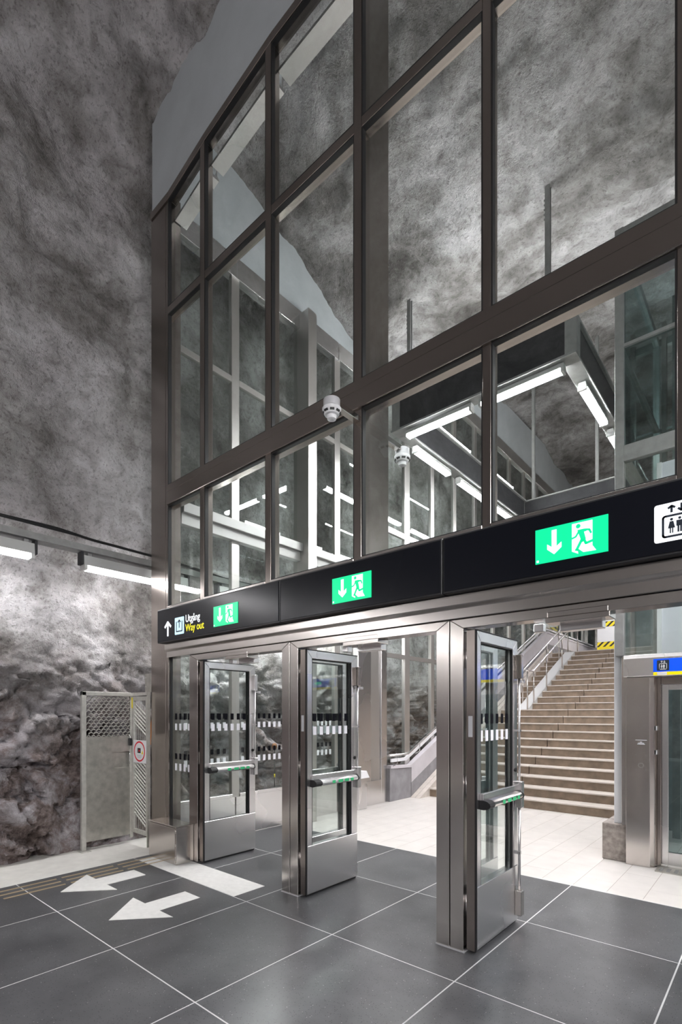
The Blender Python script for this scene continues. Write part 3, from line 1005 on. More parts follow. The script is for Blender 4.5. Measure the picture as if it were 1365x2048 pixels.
def lift_icon(par, cx, z0, sz, y, back, ink, persons=True):
    h = sz / 2
    pl = MB().prism(rrect(cx - h, cx + h, z0, z0 + sz, sz * 0.06), 'y', y - 0.003, y).build('lift_pictogram', back, par)
    ya, yb = y - 0.0045, y - 0.003
    mb = MB()
    t = sz * 0.055
    arrow_up(mb, cx - sz * 0.11, z0 + sz * 0.74, z0 + sz * 0.94, sz * 0.16, t, ya, yb)
    # the down arrow
    xd = cx + sz * 0.11
    mb.stroke([(xd, z0 + sz * 0.94), (xd, z0 + sz * 0.76)], t, ya, yb, disc=False)
    mb.stroke([(xd - sz * 0.08, z0 + sz * 0.82), (xd, z0 + sz * 0.75), (xd + sz * 0.08, z0 + sz * 0.82)], t, ya, yb)
    o = rrect(cx - sz * 0.30, cx + sz * 0.30, z0 + sz * 0.12, z0 + sz * 0.66, sz * 0.05)
    mb.stroke(o + [o[0]], sz * 0.055, ya, yb)
    for k, px in enumerate((cx - sz * 0.11, cx + sz * 0.07)):
        zz = z0 + sz * 0.2
        mb.disc(px, zz + sz * 0.36, sz * 0.035, ya, yb, 12)
        if k == 0:
            mb.prism([(px - sz * .04, zz + sz * .31), (px + sz * .04, zz + sz * .31), (px + sz * .08, zz + sz * .13), (px - sz * .08, zz + sz * .13)], 'y', ya, yb)
            mb.box(px - sz * .04, px - sz * .012, ya, yb, zz, zz + sz * .14)
            mb.box(px + sz * .012, px + sz * .04, ya, yb, zz, zz + sz * .14)
        else:
            mb.box(px - sz * .075, px + sz * .075, ya, yb, zz + sz * .16, zz + sz * .31)
            mb.box(px - sz * .05, px - sz * .008, ya, yb, zz, zz + sz * .17)
            mb.box(px + sz * .008, px + sz * .05, ya, yb, zz, zz + sz * .17)
    mb.build('pictogram_lines', ink, pl)
    return pl


lift_icon(s3, -0.388, 2.456, 0.19, SY, EWHITE, NAVY)
sign_panel(-0.023, 1.60, 'black overhead sign panel continuing past the lift pictogram')


# ------------------------------------------------------------------ smoke detectors on arms
def detector(y_arm0, y_arm1, yc, z, label):
    a = -2.507
    r = thing('smoke_detector', (a, yc, z - 0.1), label, 'smoke detector', 'smoke detectors on the steel post')
    m = MB().box(a - 0.028, a + 0.028, y_arm0, y_arm1, z + 0.015, z + 0.06)
    m.build('arm', STEEL, r, 0.003)
    rings = [(0.062, 0.05), (0.062, -0.005), (0.071, -0.015), (0.069, -0.032), (0.052, -0.062), (0.036, -0.066), (0.033, -0.092), (0.018, -0.098)]

    def lathe(rr, name, mt):
        mb = MB()
        sgm = 28
        for (rad, dz) in rr:
            for j in range(sgm):
                t = 2 * math.pi * j / sgm
                mb.v.append((a + rad * math.cos(t), yc + rad * math.sin(t), z + dz))
        for i in range(len(rr) - 1):
            for j in range(sgm):
                q = (j + 1) % sgm
                mb.f.append([i * sgm + j, (i + 1) * sgm + j, (i + 1) * sgm + q, i * sgm + q])
        mb.f.append(list(range(sgm)))
        mb.f.append(list(range((len(rr) - 1) * sgm, len(rr) * sgm))[::-1])
        mb.m = [0] * len(mb.f)
        mb.sm = [False] * len(mb.f)
        return mb.build(name, mt, r)
    lathe(rings[:3], 'base_ring', GPLAST)
    lathe(rings[2:6], 'head', WPLAST)
    lathe(rings[5:], 'sensor_cap', WPLAST)
    for k in range(8):
        t = 2 * math.pi * k / 8
        mb = MB()
        px, py = a + 0.0615 * math.cos(t), yc + 0.0615 * math.sin(t)
        tx, ty = -math.sin(t) * 0.016, math.cos(t) * 0.016
        ox, oy = math.cos(t) * 0.003, math.sin(t) * 0.003
        mb.quadbox([(px - tx - ox * 2, py - ty - oy * 2, z - 0.052), (px - tx + ox, py - ty + oy, z - 0.052), (px + tx + ox, py + ty + oy, z - 0.052), (px + tx - ox * 2, py + ty - oy * 2, z - 0.052),
                    (px - tx, py - ty, z - 0.040), (px - tx + ox * 2, py - ty + oy * 2, z - 0.040), (px + tx + ox * 2, py + ty + oy * 2, z - 0.040), (px + tx, py + ty, z - 0.040)])
        mb.build('vent_slot', RUBBER, r)


detector(2.80, 3.088, 2.79, 3.86, 'white smoke detector on a steel arm in front of the glass')
detector(3.462, 3.70, 3.715, 3.86, 'white smoke detector on a steel arm behind the glass')

# ------------------------------------------------------------------ glazed partition along the rock, inside
par = thing('wall_partition', (-5.45, 3.3, 0), 'glazed steel partition in front of the rock along the inner hall', None, None, 'structure')
PA = -5.40
PM = [(4.064, 4.185), (6.083, 6.215), (8.09, 8.26), (9.05, 9.17), (10.0, 10.12), (11.0, 11.12), (12.0, 12.12), (13.0, 13.12), (14.0, 14.12), (15.0, 15.12), (16.0, 16.12), (17.2, 17.32), (18.4, 18.52), (19.6, 19.72)]
SL = 0.153 / 0.33
PTOP = lambda b: 0.62 if b < 8.17 else min(4.05, 0.62 + (b - 8.17) * SL)
HT = lambda b: 7.28 if b < 7.4 else 8.3
for (b0, b1) in PM:
    box('mullion', PSTEEL, par, PA - 0.07, PA, b0, b1, 0.5 if b0 < 7 else PTOP(b0) - 0.1, HT(b0), 0.003)
box('start_post', PSTEEL, par, PA - 0.07, PA, 3.262, 3.30, 0, 7.28)
box('main_column', PSTEEL, par, PA - 0.1, -5.19, 5.27, 5.447, 0, 7.50, 0.004)
box('clad_column', SATIN, par, PA - 0.1, -5.38, 6.66, 7.01, 0, 7.9, 0.004)
box('clad_column', PSTEEL, par, PA - 0.1, -5.40, 7.014, 7.30, 0, 7.9, 0.004)
box('clad_column', SATIN, par, PA - 0.1, -5.37, 7.304, 7.47, 0, 7.9, 0.004)
box('clad_foot', SATIN, par, -5.379, -5.368, 6.66, 7.30, 0, 0.42, 0.002)
spb = [3.30] + [q for ab in [(4.064, 4.185), (5.27, 5.447), (6.083, 6.215), (6.66, 7.47)] + PM[2:] for q in ab] + [21.0]
for i in range(0, len(spb) - 1, 2):
    b0, b1 = spb[i], spb[i + 1]
    far = b0 > 7.3
    h = HT(b0)
    box('head_rail', SATIN if not far else PSTEEL, par, PA - 0.08, PA + 0.03, b0 - 0.06, b1 + 0.06, h, h + 0.27, 0.003)
    zmid = [5.91, 5.99]
    if not far:
        box('transom', PSTEEL, par, PA - 0.06, PA + 0.0, b0, b1, 5.91, 5.99, 0.003)
        box('sill', SATIN, par, PA - 0.06, PA + 0.015, b0, b1, 0.50, 0.545, 0.003)
        box('base_panel', SATIN, par, PA - 0.06, PA, b0 - 0.05, b1 + 0.05, 0.0, 0.50, 0.002)
        rng = [(0.545, 3.84), (4.09, 5.91), (5.99, 7.28)]
    else:
        zz = PTOP(b0)
        rng = [(zz - 0.05, 2.62), (2.70, 4.9), (5.0, 8.3)] if zz < 2.3 else [(zz - 0.05, 4.9), (5.0, 8.3)]
        if zz < 2.3:
            box('transom', PSTEEL, par, PA - 0.06, PA, b0, b1, 2.62, 2.70)
        box('transom', PSTEEL, par, PA - 0.06, PA, b0, b1, 4.9, 5.0)
    for k, (z0, z1) in enumerate(rng):
        pn = box('pane', GLASS, par, PA - 0.034, PA - 0.026, b0, b1, z0, z1)
        if k == 0 and not far:
            stickers(pn, 'x', PA - 0.0252, b0 + 0.02, b1 - 0.02, UP + LOWR, 0.094, 0.045, 0)
# light cable duct along the partition
for (b0, b1) in ((3.30, 5.27), (5.447, 6.66)):
    MB().box(PA, PA + 0.10, b0, b1, 3.97, 4.09).box(PA - 0.05, PA + 0.05, b0, b1, 3.84, 3.97).build('cable_duct', DUCT, par, 0.004)
# plaster board above the partition
MB().prism([(3.20, 7.55), (7.42, 7.55), (7.42, 8.57), (21, 8.57), (21, 9.9), (8.0, 9.5), (5.5, 9.2), (3.20, 9.2)], 'x', PA - 0.06, PA - 0.005).build('plaster_infill', GYPS, par)

# ------------------------------------------------------------------ stairs
RISE, GO, B0 = 0.153, 0.33, 8.5
st = thing('staircase', (-3.4, 8.5, 0), 'wide brown stone staircase with pale tread edges climbing beside the lift', 'stairs')
AJ = -3.56


def step_block(a0, a1, k, nm='step_block'):
    b = B0 + (k - 1) * GO
    z = k * RISE
    o = MB().box(a0, a1, b, b + GO + 0.02, max(0, z - RISE), z - 0.02).build(nm, STONE, st)
    MB().box(a0, a1, b - 0.012, b + GO, z - 0.02, z).build('tread', TREAD, o)


for k in range(1, 23):
    if k <= 11:
        step_block(-5.10, AJ - 0.007, k)
        step_block(AJ + 0.007, -1.40, k)
    else:
        step_block(-5.10, -4.745, k)
        step_block(-4.465, AJ - 0.007 + 0.06, k)
        step_block(AJ + 0.007 + 0.06, -1.40, k)
box('under_fill', CONC, st, -5.10, -1.40, 12.3, 15.4, 0, 1.6)
# pram ramp
bA, bB = B0 + 10 * GO + 0.05, B0 + 21 * GO
MB().prism([(bA, 11 * RISE), (bB, 22 * RISE), (bB, 22 * RISE - 0.3), (bA + 0.3, 11 * RISE - 0.02)], 'x', -4.74, -4.47).build('pram_ramp', RAMP, st)
# skirting stringer at the parapet
MB().prism([(8.12, 0.0), (8.5, 0.0), (15.43, 22 * RISE - 0.05), (15.43, 22 * RISE + 0.12)], 'x', -5.30, -5.20).build('stringer', TREAD, st)
MB().prism([(8.12, 0.0), (8.55, 0.0), (15.43, 22 * RISE - 0.1), (15.43, 22 * RISE + 0.08)], 'x', -5.195, -5.10).build('stringer', TREAD, st)
# upper landing
box('landing', LTILE, st, -5.3, -1.4, 15.43 + GO, 20.79, 22 * RISE - 0.25, 22 * RISE)

# parapet between stairs and partition
pp = thing('stair_parapet', (-5.35, 7.5, 0), 'two-tone parapet wall along the stairs, pale above and dark grey below', 'parapet')
zt = lambda b: PTOP(b)
P0, P1 = -5.397, -5.31
bt = 8.17 + (4.05 - 0.62) / SL
MB().prism([(7.48, 0.0), (8.17, 0.0), (8.17, 0.56), (7.48, 0.60)], 'x', P0, P1).build('end_block', DARKP, pp, 0.006)
MB().prism([(8.18, 0.0), (15.43, 22 * RISE - 0.1), (20.8, 22 * RISE - 0.1), (20.8, 3.68), (bt, 3.68), (8.18, 0.28)], 'x', P0, P1).build('lower_panel', DARKP, pp)
MB().prism([(8.18, 0.285), (bt, 3.685), (20.8, 3.685), (20.8, 4.0), (bt, 4.0), (8.18, 0.57)], 'x', P0, P1 + 0.004).build('upper_panel', LIGHTP, pp)
MB().prism([(7.48, 0.60), (8.17, 0.57), (bt, 4.0), (20.8, 4.0), (20.8, 4.05), (bt, 4.05), (8.15, 0.62), (7.48, 0.65)], 'x', P0, P1 + 0.02).build('top_cap', LIGHTP, pp)
MB().prism([(7.6, 0.70), (8.1, 0.70), (bt, 4.13), (20.8, 4.13), (20.8, 4.17), (bt, 4.17), (8.06, 0.76), (7.6, 0.76)], 'x', PA + 0.005, PA + 0.03).build('glazing_bead', WPLAST, pp)
hr = thing('stair_handrail', (-5.2, 7.4, 0.85), 'steel tube handrail fixed along the stair parapet', 'handrail')
MB().tube([(-5.2, 7.30, 0.85), (-5.2, 7.9, 0.85), (-5.2, 14.9, 4.10), (-5.2, 16.4, 4.10)], 0.02, 10).build('rail_tube', SATIN, hr)
for b in (7.55, 8.3, 9.6, 10.9, 12.2, 13.5, 14.7):
    z = 0.85 if b < 7.9 else 0.85 + (b - 7.9) * 3.25 / 7.0
    MB().tube([(-5.2, b, z), (-5.2, b, z - 0.16), (-5.312, b, z - 0.22)], 0.009, 8).build('bracket', SATIN, hr)

# rails either side of the ramp
for a, lb in ((-4.47, 'steel stair handrail on posts along the ramp, on its side towards the lift'), (-4.74, 'steel stair handrail on posts along the ramp, on its side towards the parapet')):
    r = thing('ramp_handrail', (a, 12.2, 1.7), lb, 'handrail')
    z = lambda b: 11 * RISE + (b - (B0 + 10 * GO)) * SL
    b0, b1 = 12.2, 15.5
    MB().tube([(a, b0 - 0.5, z(b0) + 0.72), (a, b0, z(b0) + 0.74), (a, b1, z(b1) + 0.80), (a, b1 + 0.35, z(b1) + 0.80)], 0.021, 10).build('rail_tube', SATIN, r)
    for b in (b0 - 0.38, b0 + 0.02, 13.1 if a > -4.6 else 13.9, 14.3 if a > -4.6 else 14.9, 15.7):
        zz = 11 * RISE if b < b0 else min(z(b), 22 * RISE)
        zt_ = (z(b0) + 0.72) if b < b0 else min(z(b) + 0.755, z(b1) + 0.8)
        MB().tube([(a, b, zz - 0.02), (a, b, zt_)], 0.017, 8).build('rail_post', STEEL, r)

# far glazing at the upper landing
fg = thing('wall_landing', (-3, 21, 3.36), 'steel and glass screen at the top of the stairs', None, None, 'structure')
LZ = 22 * RISE
for k, a in enumerate((-5.3, -4.95, -4.2, -3.1, -2.1, -1.3)):
    box('mullion', STEEL, fg, a, a + 0.12, 20.8, 20.9, LZ, 7.2)
for k, a in enumerate((-5.18, -4.83, -4.08, -2.98, -1.98)):
    b_ = (-4.95, -4.2, -3.1, -2.1, -1.3)[k]
    box('pane', GLASSD, fg, a, b_, 20.84, 20.85, LZ, 7.2)
box('head_rail', STEEL, fg, -5.3, -1.18, 20.8, 20.9, 7.2, 7.4)
box('green_panel', DKGREEN, fg, -4.82, -4.3, 20.86, 20.9, LZ, 4.6)
hp = thing('hoarding', (-4.4, 19, LZ), 'white hoarding panel with yellow and black striped tape at the stair top', 'panel')
box('panel', WALLW, hp, -4.77, -3.95, 19.0, 19.06, LZ, 5.3)
box('hazard_tape', HAZ, hp, -4.77, -3.95, 18.995, 19.0, 4.54, 4.72)
box('hazard_tape', HAZ, hp, -4.77, -3.95, 18.995, 19.0, 3.86, 4.03)
box('yellow_base', YTAG, hp, -4.77, -3.95, 18.99, 19.0, LZ, 3.86)

# ------------------------------------------------------------------ lift
lf = thing('lift_shaft', (-0.3, 6.1, 0), 'steel and glass lift shaft with blue sign above its door', 'lift')
LB = 6.05
box('plinth', CONC, lf, -1.485, -1.245, LB + 0.06, LB + 0.62, 0.0, 0.40, 0.008)
box('corner_post', WALLW, lf, -1.375, -1.29, LB + 0.10, LB + 0.2, 0.40, 2.55, 0.004)
box('side_cladding', STEEL, lf, -1.289, -1.225, LB + 0.04, LB + 0.14, 0.40, 2.2, 0.003)
MB().prism([(-1.24, LB + 0.16), (-1.24, LB), (-1.02, LB), (-0.985, LB + 0.03), (-0.97, LB + 0.08), (-0.97, LB + 0.16)], 'z', 0.0, 1.975).build('front_panel', STEEL, lf, 0.003)
fp = box('call_panel', STEEL, lf, -1.155, -1.04, LB - 0.004, LB, 0.98, 1.33)
for (x, z) in ((-1.143, 1.165), (-1.055, 1.165), (-1.143, 1.01), (-1.055, 1.01)):
    MB().disc(x, z, 0.005, LB - 0.007, LB - 0.004, 10).build('screw', SATIN, fp)
MB().disc(-1.098, 1.055, 0.027, LB - 0.012, LB - 0.004, 24).build('call_button', SATIN, fp)
MB().disc(-1.098, 1.055, 0.019, LB - 0.015, LB - 0.012, 24).build('button_face', STEEL, fp)
mb = MB().box(-1.15, -1.045, LB - 0.0045, LB - 0.004, 1.315, 1.32)
for (w, z) in ((0.02, 1.30), (0.055, 1.288), (0.07, 1.278)):
    mb.box(-1.098 - w / 2, -1.098 + w / 2, LB - 0.0045, LB - 0.004, z - 0.006, z)
mb.build('engraved_notice', SWT, fp)
for z in (1.17, 1.42):
    box('reflector_tab', WPLAST, lf, -0.971, -0.966, LB + 0.035, LB + 0.075, z, z + 0.045)
# door frame and glass door
MB().box(-0.97, -0.935, LB + 0.09, LB + 0.2, 0.02, 1.975).box(-0.935, 0.66, LB + 0.09, LB + 0.2, 1.90, 1.975).box(0.62, 0.66, LB + 0.09, LB + 0.2, 0.02, 1.90).build('door_frame', STEEL2, lf, 0.003)
d = box('lift_door', GLASSD, lf, -0.89, 0.58, LB + 0.145, LB + 0.153, 0.16, 1.84)
MB().box(-0.935, -0.875, LB + 0.13, LB + 0.17, 0.03, 1.9).box(0.56, 0.62, LB + 0.13, LB + 0.17, 0.03, 1.9).box(-0.875, 0.56, LB + 0.13, LB + 0.17, 0.03, 0.16).box(-0.875, 0.56, LB + 0.13, LB + 0.17, 1.84, 1.9).build('door_stile', SATIN, d, 0.003)
box('door_sill', GALV, lf, -0.96, 0.64, LB - 0.10, LB + 0.12, 0.0, 0.012)
for k in range(24):
    box('sill_groove', BEAMF, lf, -0.93 + k * 0.064, -0.90 + k * 0.064, LB - 0.085, LB + 0.05, 0.012, 0.014)
# header with blue sign
MB().prism([(LB - 0.06, 1.978), (LB - 0.06, 2.165), (LB - 0.045, 2.205), (LB + 0.1, 2.205), (LB + 0.1, 1.978)], 'x', -1.252, 0.95).build('header', SATIN, lf, 0.004)
sg = box('blue_sign', BLUE, lf, -0.978, 0.62, LB - 0.066, LB - 0.06, 2.015, 2.148)
box('yellow_band', YEL, sg, -0.978, 0.62, LB - 0.066, LB - 0.06, 1.982, 2.015)
box('white_tag', PAPER, sg, -0.945, -0.86, LB - 0.0675, LB - 0.066, 1.984, 2.012)
lift_icon(sg, -0.893, 2.028, 0.105, LB - 0.066, NAVY, PAPER)
label_text('0104', 0.07, -0.66, 2.055, LB - 0.068, DIGIT, sg, 'green_digits')
# glass shaft above
TW = [(-1.348, -1.262), (0.90, 0.98)]
TD = 8.3
for (a0, a1) in TW:
    box('tower_post', BEAMF, lf, a0, a1, LB, LB + 0.09, 2.21, 6.78, 0.004)
    box('tower_post', BEAMF, lf, a0, a1, TD - 0.09, TD, 0.4, 6.78, 0.004)
for (z0, z1) in ((4.28, 4.45), (5.50, 5.535), (6.68, 6.78)):
    box('tower_beam', BEAMF, lf, -1.262, 0.90, LB + 0.01, LB + 0.08, z0, z1, 0.003)
    box('tower_beam', BEAMF, lf, -1.34, -1.27, LB + 0.09, TD - 0.09, z0, z1, 0.003)
    box('tower_beam', BEAMF, lf, -1.262, 0.90, TD - 0.08, TD - 0.01, z0, z1, 0.003)
for (z0, z1) in ((2.205, 4.28), (4.45, 5.50), (5.535, 6.68)):
    gm = GLASS if z0 < 3 else GLASSD  # darker glass higher up makes the upper shaft look dim
    box('shaft_pane', gm, lf, -1.262, 0.90, LB + 0.04, LB + 0.048, z0, z1)
    box('shaft_pane', gm, lf, -1.31, -1.302, LB + 0.09, TD - 0.09, z0, z1)
box('side_sheet', SHAFT, lf, -1.32, -1.29, LB + 0.62, TD - 0.09, 0.0, 2.2)
box('shaft_back', SHAFT, lf, -1.26, 0.90, TD - 0.14, TD - 0.09, 0.0, 4.28)
box('shaft_back', BLACKF, lf, -1.0, 0.90, TD - 0.14, TD - 0.09, 4.3, 6.68)  # black sheet added to make the upper shaft look dark
box('guide_post', WPLAST, lf, -0.972, -0.93, LB + 0.10, LB + 0.16, 2.21, 4.2)
box('opal_sheet', OPAL, lf, -0.93, 0.86, LB + 0.12, LB + 0.14, 2.21, 4.2)
box('guide_rail', BEAMF, lf, -0.98, -0.90, 7.2, 7.3, 0.1, 6.6)
box('guide_rail', STEEL, lf, -1.15, -1.10, 7.6, 7.7, 0.1, 6.6)
cr = box('lift_car', AMBER, lf, -0.80, 0.5, 6.9, 7.8, 3.5, 5.3, 0.006)
box('car_frame', STEEL, cr, -0.84, -0.80, 6.88, 6.92, 3.5, 5.34)
box('car_frame', STEEL, cr, -0.84, 0.54, 6.88, 6.92, 5.3, 5.34)
pts = [(-0.85 + 1.2 * t, 7.9, 0.95 - 0.42 * math.sin(math.pi * t)) for t in [i / 14 for i in range(15)]]
MB().tube(pts, 0.014, 8).build('loop_cable', CABLE, lf)
pts = [(-0.9 + 1.3 * t, 7.95, 1.0 - 0.36 * math.sin(math.pi * t)) for t in [i / 14 for i in range(15)]]
MB().tube(pts, 0.012, 8).build('loop_cable', CABLE, lf)


# ------------------------------------------------------------------ fluorescent lamps
def lamp(p0, p1, label, group, wid=0.1, cat='lamp', hang=0.05, tm=None, up=False, deep=0.0, hh=0.105):
    """batten lamp from p0 to p1; z of the points is the underside of the diffuser"""
    p0, p1 = Vector(p0), Vector(p1)
    d = p1 - p0
    ln = d.length
    d.normalize()
    rz = math.atan2(d.y, d.x)
    r = thing('batten_lamp', tuple((p0 + p1) / 2), label, cat, group)
    r.rotation_euler = (math.pi if up else 0, 0, rz)

    def add(name, mbd, m, bev=0.0):
        o = mbd.build(name, m, None, bev)
        o.parent = r
        return o
    h = ln / 2
    w = wid / 2
    add('housing', MB().prism([(-w, 0.045), (-w * 0.8, hh), (w * 0.8, hh), (w, 0.045)], 'x', -h, h), LAMPH, 0.003)
    add('diffuser', MB().prism([(-w * 0.62, -deep), (-w * 0.8, 0.012 - deep), (-w * 0.8, 0.045), (w * 0.8, 0.045), (w * 0.8, 0.012 - deep), (w * 0.62, -deep)], 'x', -h + 0.035, h - 0.035), tm or TUBEM)
    for s in (-1, 1):
        add('end_cap', MB().box(s * h, s * (h - 0.035), -w, w, -0.004, 0.045), LAMPH, 0.002)
        add('bracket', MB().box(s * (h - 0.05), s * (h - 0.09), -w * 0.5, w * 0.5, hh, hh + hang), BEAMF)
        if hh > 0.11:
            add('end_block', MB().box(s * h, s * (h + 0.03), -w * 0.75, w * 0.75, 0.05, hh + hang), BEAMW, 0.003)
    return r


# hanging frame of deep beams
fr = thing('light_frame', (-3.19, 9.0, 5.87), 'rectangular frame of deep black-webbed beams hung from the rock by rods', 'light frame')
FX0, FX1, FY0, FY1, FZ0, FZ1 = -4.43, -1.94, 6.5, 11.5, 5.90, 6.40


def ibeam(p0, p1, axis):
    m = MB()
    w = 0.1
    if axis == 'x':
        y = p0[1]
        m.box(p0[0], p1[0], y - w, y + w, FZ0, FZ0 + 0.03).box(p0[0], p1[0], y - w, y + w, FZ1 - 0.03, FZ1)
        o = m.build('beam', BEAMF, fr, 0.003)
        box('beam_web', BEAMW, o, p0[0] + 0.14, p1[0] - 0.14, y - 0.06, y + 0.06, FZ0 + 0.03, FZ1 - 0.03)
        for xx in (p0[0], p1[0] - 0.14):
            box('end_stiffener', BEAMF, o, xx, xx + 0.14, y - 0.07, y + 0.07, FZ0 + 0.03, FZ1 - 0.03)
    else:
        x = p0[0]
        m.box(x - w, x + w, p0[1] + 0.1, p1[1] - 0.1, FZ0, FZ0 + 0.03).box(x - w, x + w, p0[1] + 0.1, p1[1] - 0.1, FZ1 - 0.03, FZ1)
        o = m.build('beam', BEAMF, fr, 0.003)
        box('beam_web', BEAMW, o, x - 0.06, x + 0.06, p0[1] + 0.14, p1[1] - 0.14, FZ0 + 0.03, FZ1 - 0.03)


ibeam((FX0 - 0.1, FY0), (FX1 + 0.1, FY0), 'x')
ibeam((FX0 - 0.1, FY1), (FX1 + 0.1, FY1), 'x')
ibeam((FX0, FY0), (FX0, FY1), 'y')
ibeam((FX1, FY0), (FX1, FY1), 'y')
for (x, y, z) in ((-4.25, 6.5, 7.85), (-2.2, 6.5, 8.25), (-4.21, 11.5, 9.3), (-2.89, 11.5, 9.6)):
    o = MB().box(x - 0.03, x - 0.018, y - 0.03, y + 0.03, FZ1, z).box(x - 0.018, x + 0.03, y - 0.03, y - 0.018, FZ1, z).box(x - 0.018, x + 0.03, y + 0.018, y + 0.03, FZ1, z).build('hanger_rod', BEAMF, fr)
    for k in range(5):
        box('rod_tooth', BEAMF, o, x - 0.045, x - 0.03, y - 0.02, y + 0.02, z - 0.48 + k * 0.06, z - 0.455 + k * 0.06)
FG = 'batten lamps under the hanging beam frame'
lz = 5.775
lamp((-4.31, 6.5, lz), (-3.22, 6.5, lz), 'lit batten lamp under the front beam of the hanging frame, partition end', FG, 0.11, hang=0.02)
lamp((-3.11, 6.5, lz), (-2.00, 6.5, lz), 'lit batten lamp under the front beam of the hanging frame, lift end', FG, 0.11, hang=0.02)
for k, b in enumerate((6.92, 8.35, 9.78)):
    lamp((FX0, b, lz), (FX0, b + 1.1, lz), 'lit batten lamp under the beam along the partition, %s from the front corner' % ('first', 'second', 'third')[k], FG, 0.11, hang=0.02)
    lamp((FX1, b + 0.08, lz), (FX1, b + 1.18, lz), 'lit batten lamp under the beam beside the lift, %s from the front corner' % ('first', 'second', 'third')[k], FG, 0.11, hang=0.02)
UG = 'added uplights standing on the hanging beam frame'
uz = FZ1 + 0.107  # uplights added out of sight to light the vault
for (p, q) in (((-4.15, 6.5), (-3.0, 6.5)), ((-2.9, 6.5), (-2.28, 6.5)), ((FX0, 7.6), (FX0, 8.8)), ((FX0, 9.6), (FX0, 10.8)), ((FX1, 7.6), (FX1, 8.8)), ((FX1, 9.6), (FX1, 10.8))):
    lamp((p[0], p[1], uz), (q[0], q[1], uz), 'added uplight lamp lying unseen on top of the hanging beam frame', UG, 0.1, hang=0.0, tm=TUBEUM, up=True)
for k, (a0, a1) in enumerate(spans[1:7]):  # lamps added behind the beam to brighten the lift front and partition
    r = lamp((a0 + 0.1, 3.36, 4.20), (a1 - 0.1, 3.36, 4.20), 'added batten lamp hidden behind the main glazing beam, bay %s from the rock wall' % ('two', 'three', 'four', 'five', 'six', 'seven')[k], 'added batten lamps behind the main glazing beam', 0.1, hang=0.0, tm=TUBEWM)
    for s_ in (-0.3, 0.3):
        o = MB().box(s_ - 0.015, s_ + 0.015, -0.165, -0.04, 0.05, 0.057).build('wall_arm', BEAMF)
        o.parent = r
vr = tag(MB().box(0.1, 3.2, 4.16, 4.24, 4.52, 4.6).build('added_lamp_rail', BEAMF), 'added suspended lamp rail inside the doors beside the lift', 'lamp rail')  # unseen rail and lamps added for the light on lift front and doors
for x in (0.4, 2.9):
    MB().box(x - 0.015, x + 0.015, 4.185, 4.215, 4.6, 8.7).build('hanger_rod', BEAMF, vr)
for x in (0.2, 1.75):
    lamp((x, 4.2, 4.40), (x + 1.3, 4.2, 4.40), 'added suspended batten lamp inside the doors beside the lift', 'added suspended batten lamps inside the doors', 0.12, hang=0.014)
rr = tag(MB().box(3.16, 3.24, 5.0, 12.2, 4.52, 4.6).build('added_lamp_rail', BEAMF), 'added suspended lamp rail in the inner hall beyond the lift', 'lamp rail')  # unseen rail and lamps added to brighten the inner hall
for y in (5.4, 8.6, 11.8):
    MB().box(3.185, 3.215, y - 0.015, y + 0.015, 4.6, 8.9).build('hanger_rod', BEAMF, rr)
for y in (5.1, 6.9, 8.7, 10.5):
    lamp((3.2, y, 4.40), (3.2, y + 1.3, 4.40), 'added suspended batten lamp in the inner hall beyond the lift', 'added suspended batten lamps beyond the lift', 0.12, hang=0.014)
# lamps over the upper landing
for k, a in enumerate((-4.6, -3.0)):
    r = lamp((a, 17.5, 6.6), (a + 1.2, 17.5, 6.6), 'batten lamp above the upper landing, ' + ('partition side', 'lift side')[k], 'batten lamps above the upper landing', 0.11)
    MB().tube([(-0.4, 0, 0.15), (-0.4, 0, 2.8)], 0.006, 6).build('suspension', BEAMF, None).parent = r

# ------------------------------------------------------------------ cable tray and lamps on the rock wall
tr = thing('cable_tray', (-5.87, 2.5, 3.36), 'grey steel cable tray running along the rock wall above the batten lamps', 'cable tray')
MB().box(-5.95, -5.79, -8.5, 7.3, 3.385, 3.392).box(-5.797, -5.79, -8.5, 7.3, 3.392, 3.455).box(-5.95, -5.943, -8.5, 7.3, 3.392, 3.455).build('tray_channel', BEAMF, tr)
for y in np.arange(-8, 7.3, 1.79):
    MB().box(-6.2, -5.95, y + 0.15, y + 0.19, 3.395, 3.42).build('wall_bracket', BEAMF, tr)
WG = 'batten lamps below the cable tray on the rock wall'
names = {1: 'batten lamp cut by the picture edge under the cable tray on the rock wall',
         2: 'lit batten lamp under the cable tray ending behind the steel corner post'}
k = 0
y = 2.376 - 1.79 * 6
while y < 7:
    lb = 'batten lamp under the cable tray further along the rock wall'
    if abs(y - 2.376) < 0.01:
        lb = names[2]
    elif abs(y - 0.586) < 0.01:
        lb = names[1]
    elif abs(y - 4.166) < 0.01:
        lb = 'batten lamp behind the partition glass, first past the steel corner post'
    elif abs(y - 5.956) < 0.01:
        lb = 'batten lamp behind the partition glass, second past the steel corner post'
    lamp((-5.86, y, 3.19), (-5.86, y + 1.30, 3.19), lb, WG, 0.13, hang=0.035, hh=0.155, tm=TUBEHM if y > 3.4 else TUBEWM)
    y += 1.79


def cable(name, mt, pts, r, label, cat='cable'):
    P = []
    for i in range(len(pts) - 1):
        for t in range(6):
            u = t / 6
            u2 = u * u * (3 - 2 * u)
            P.append(tuple(pts[i][q] + (pts[i + 1][q] - pts[i][q]) * (u if q == 1 else u2) for q in range(3)))
    P.append(pts[-1])
    return tag(MB().tube(P, r, 8).build(name, mt), label, cat)


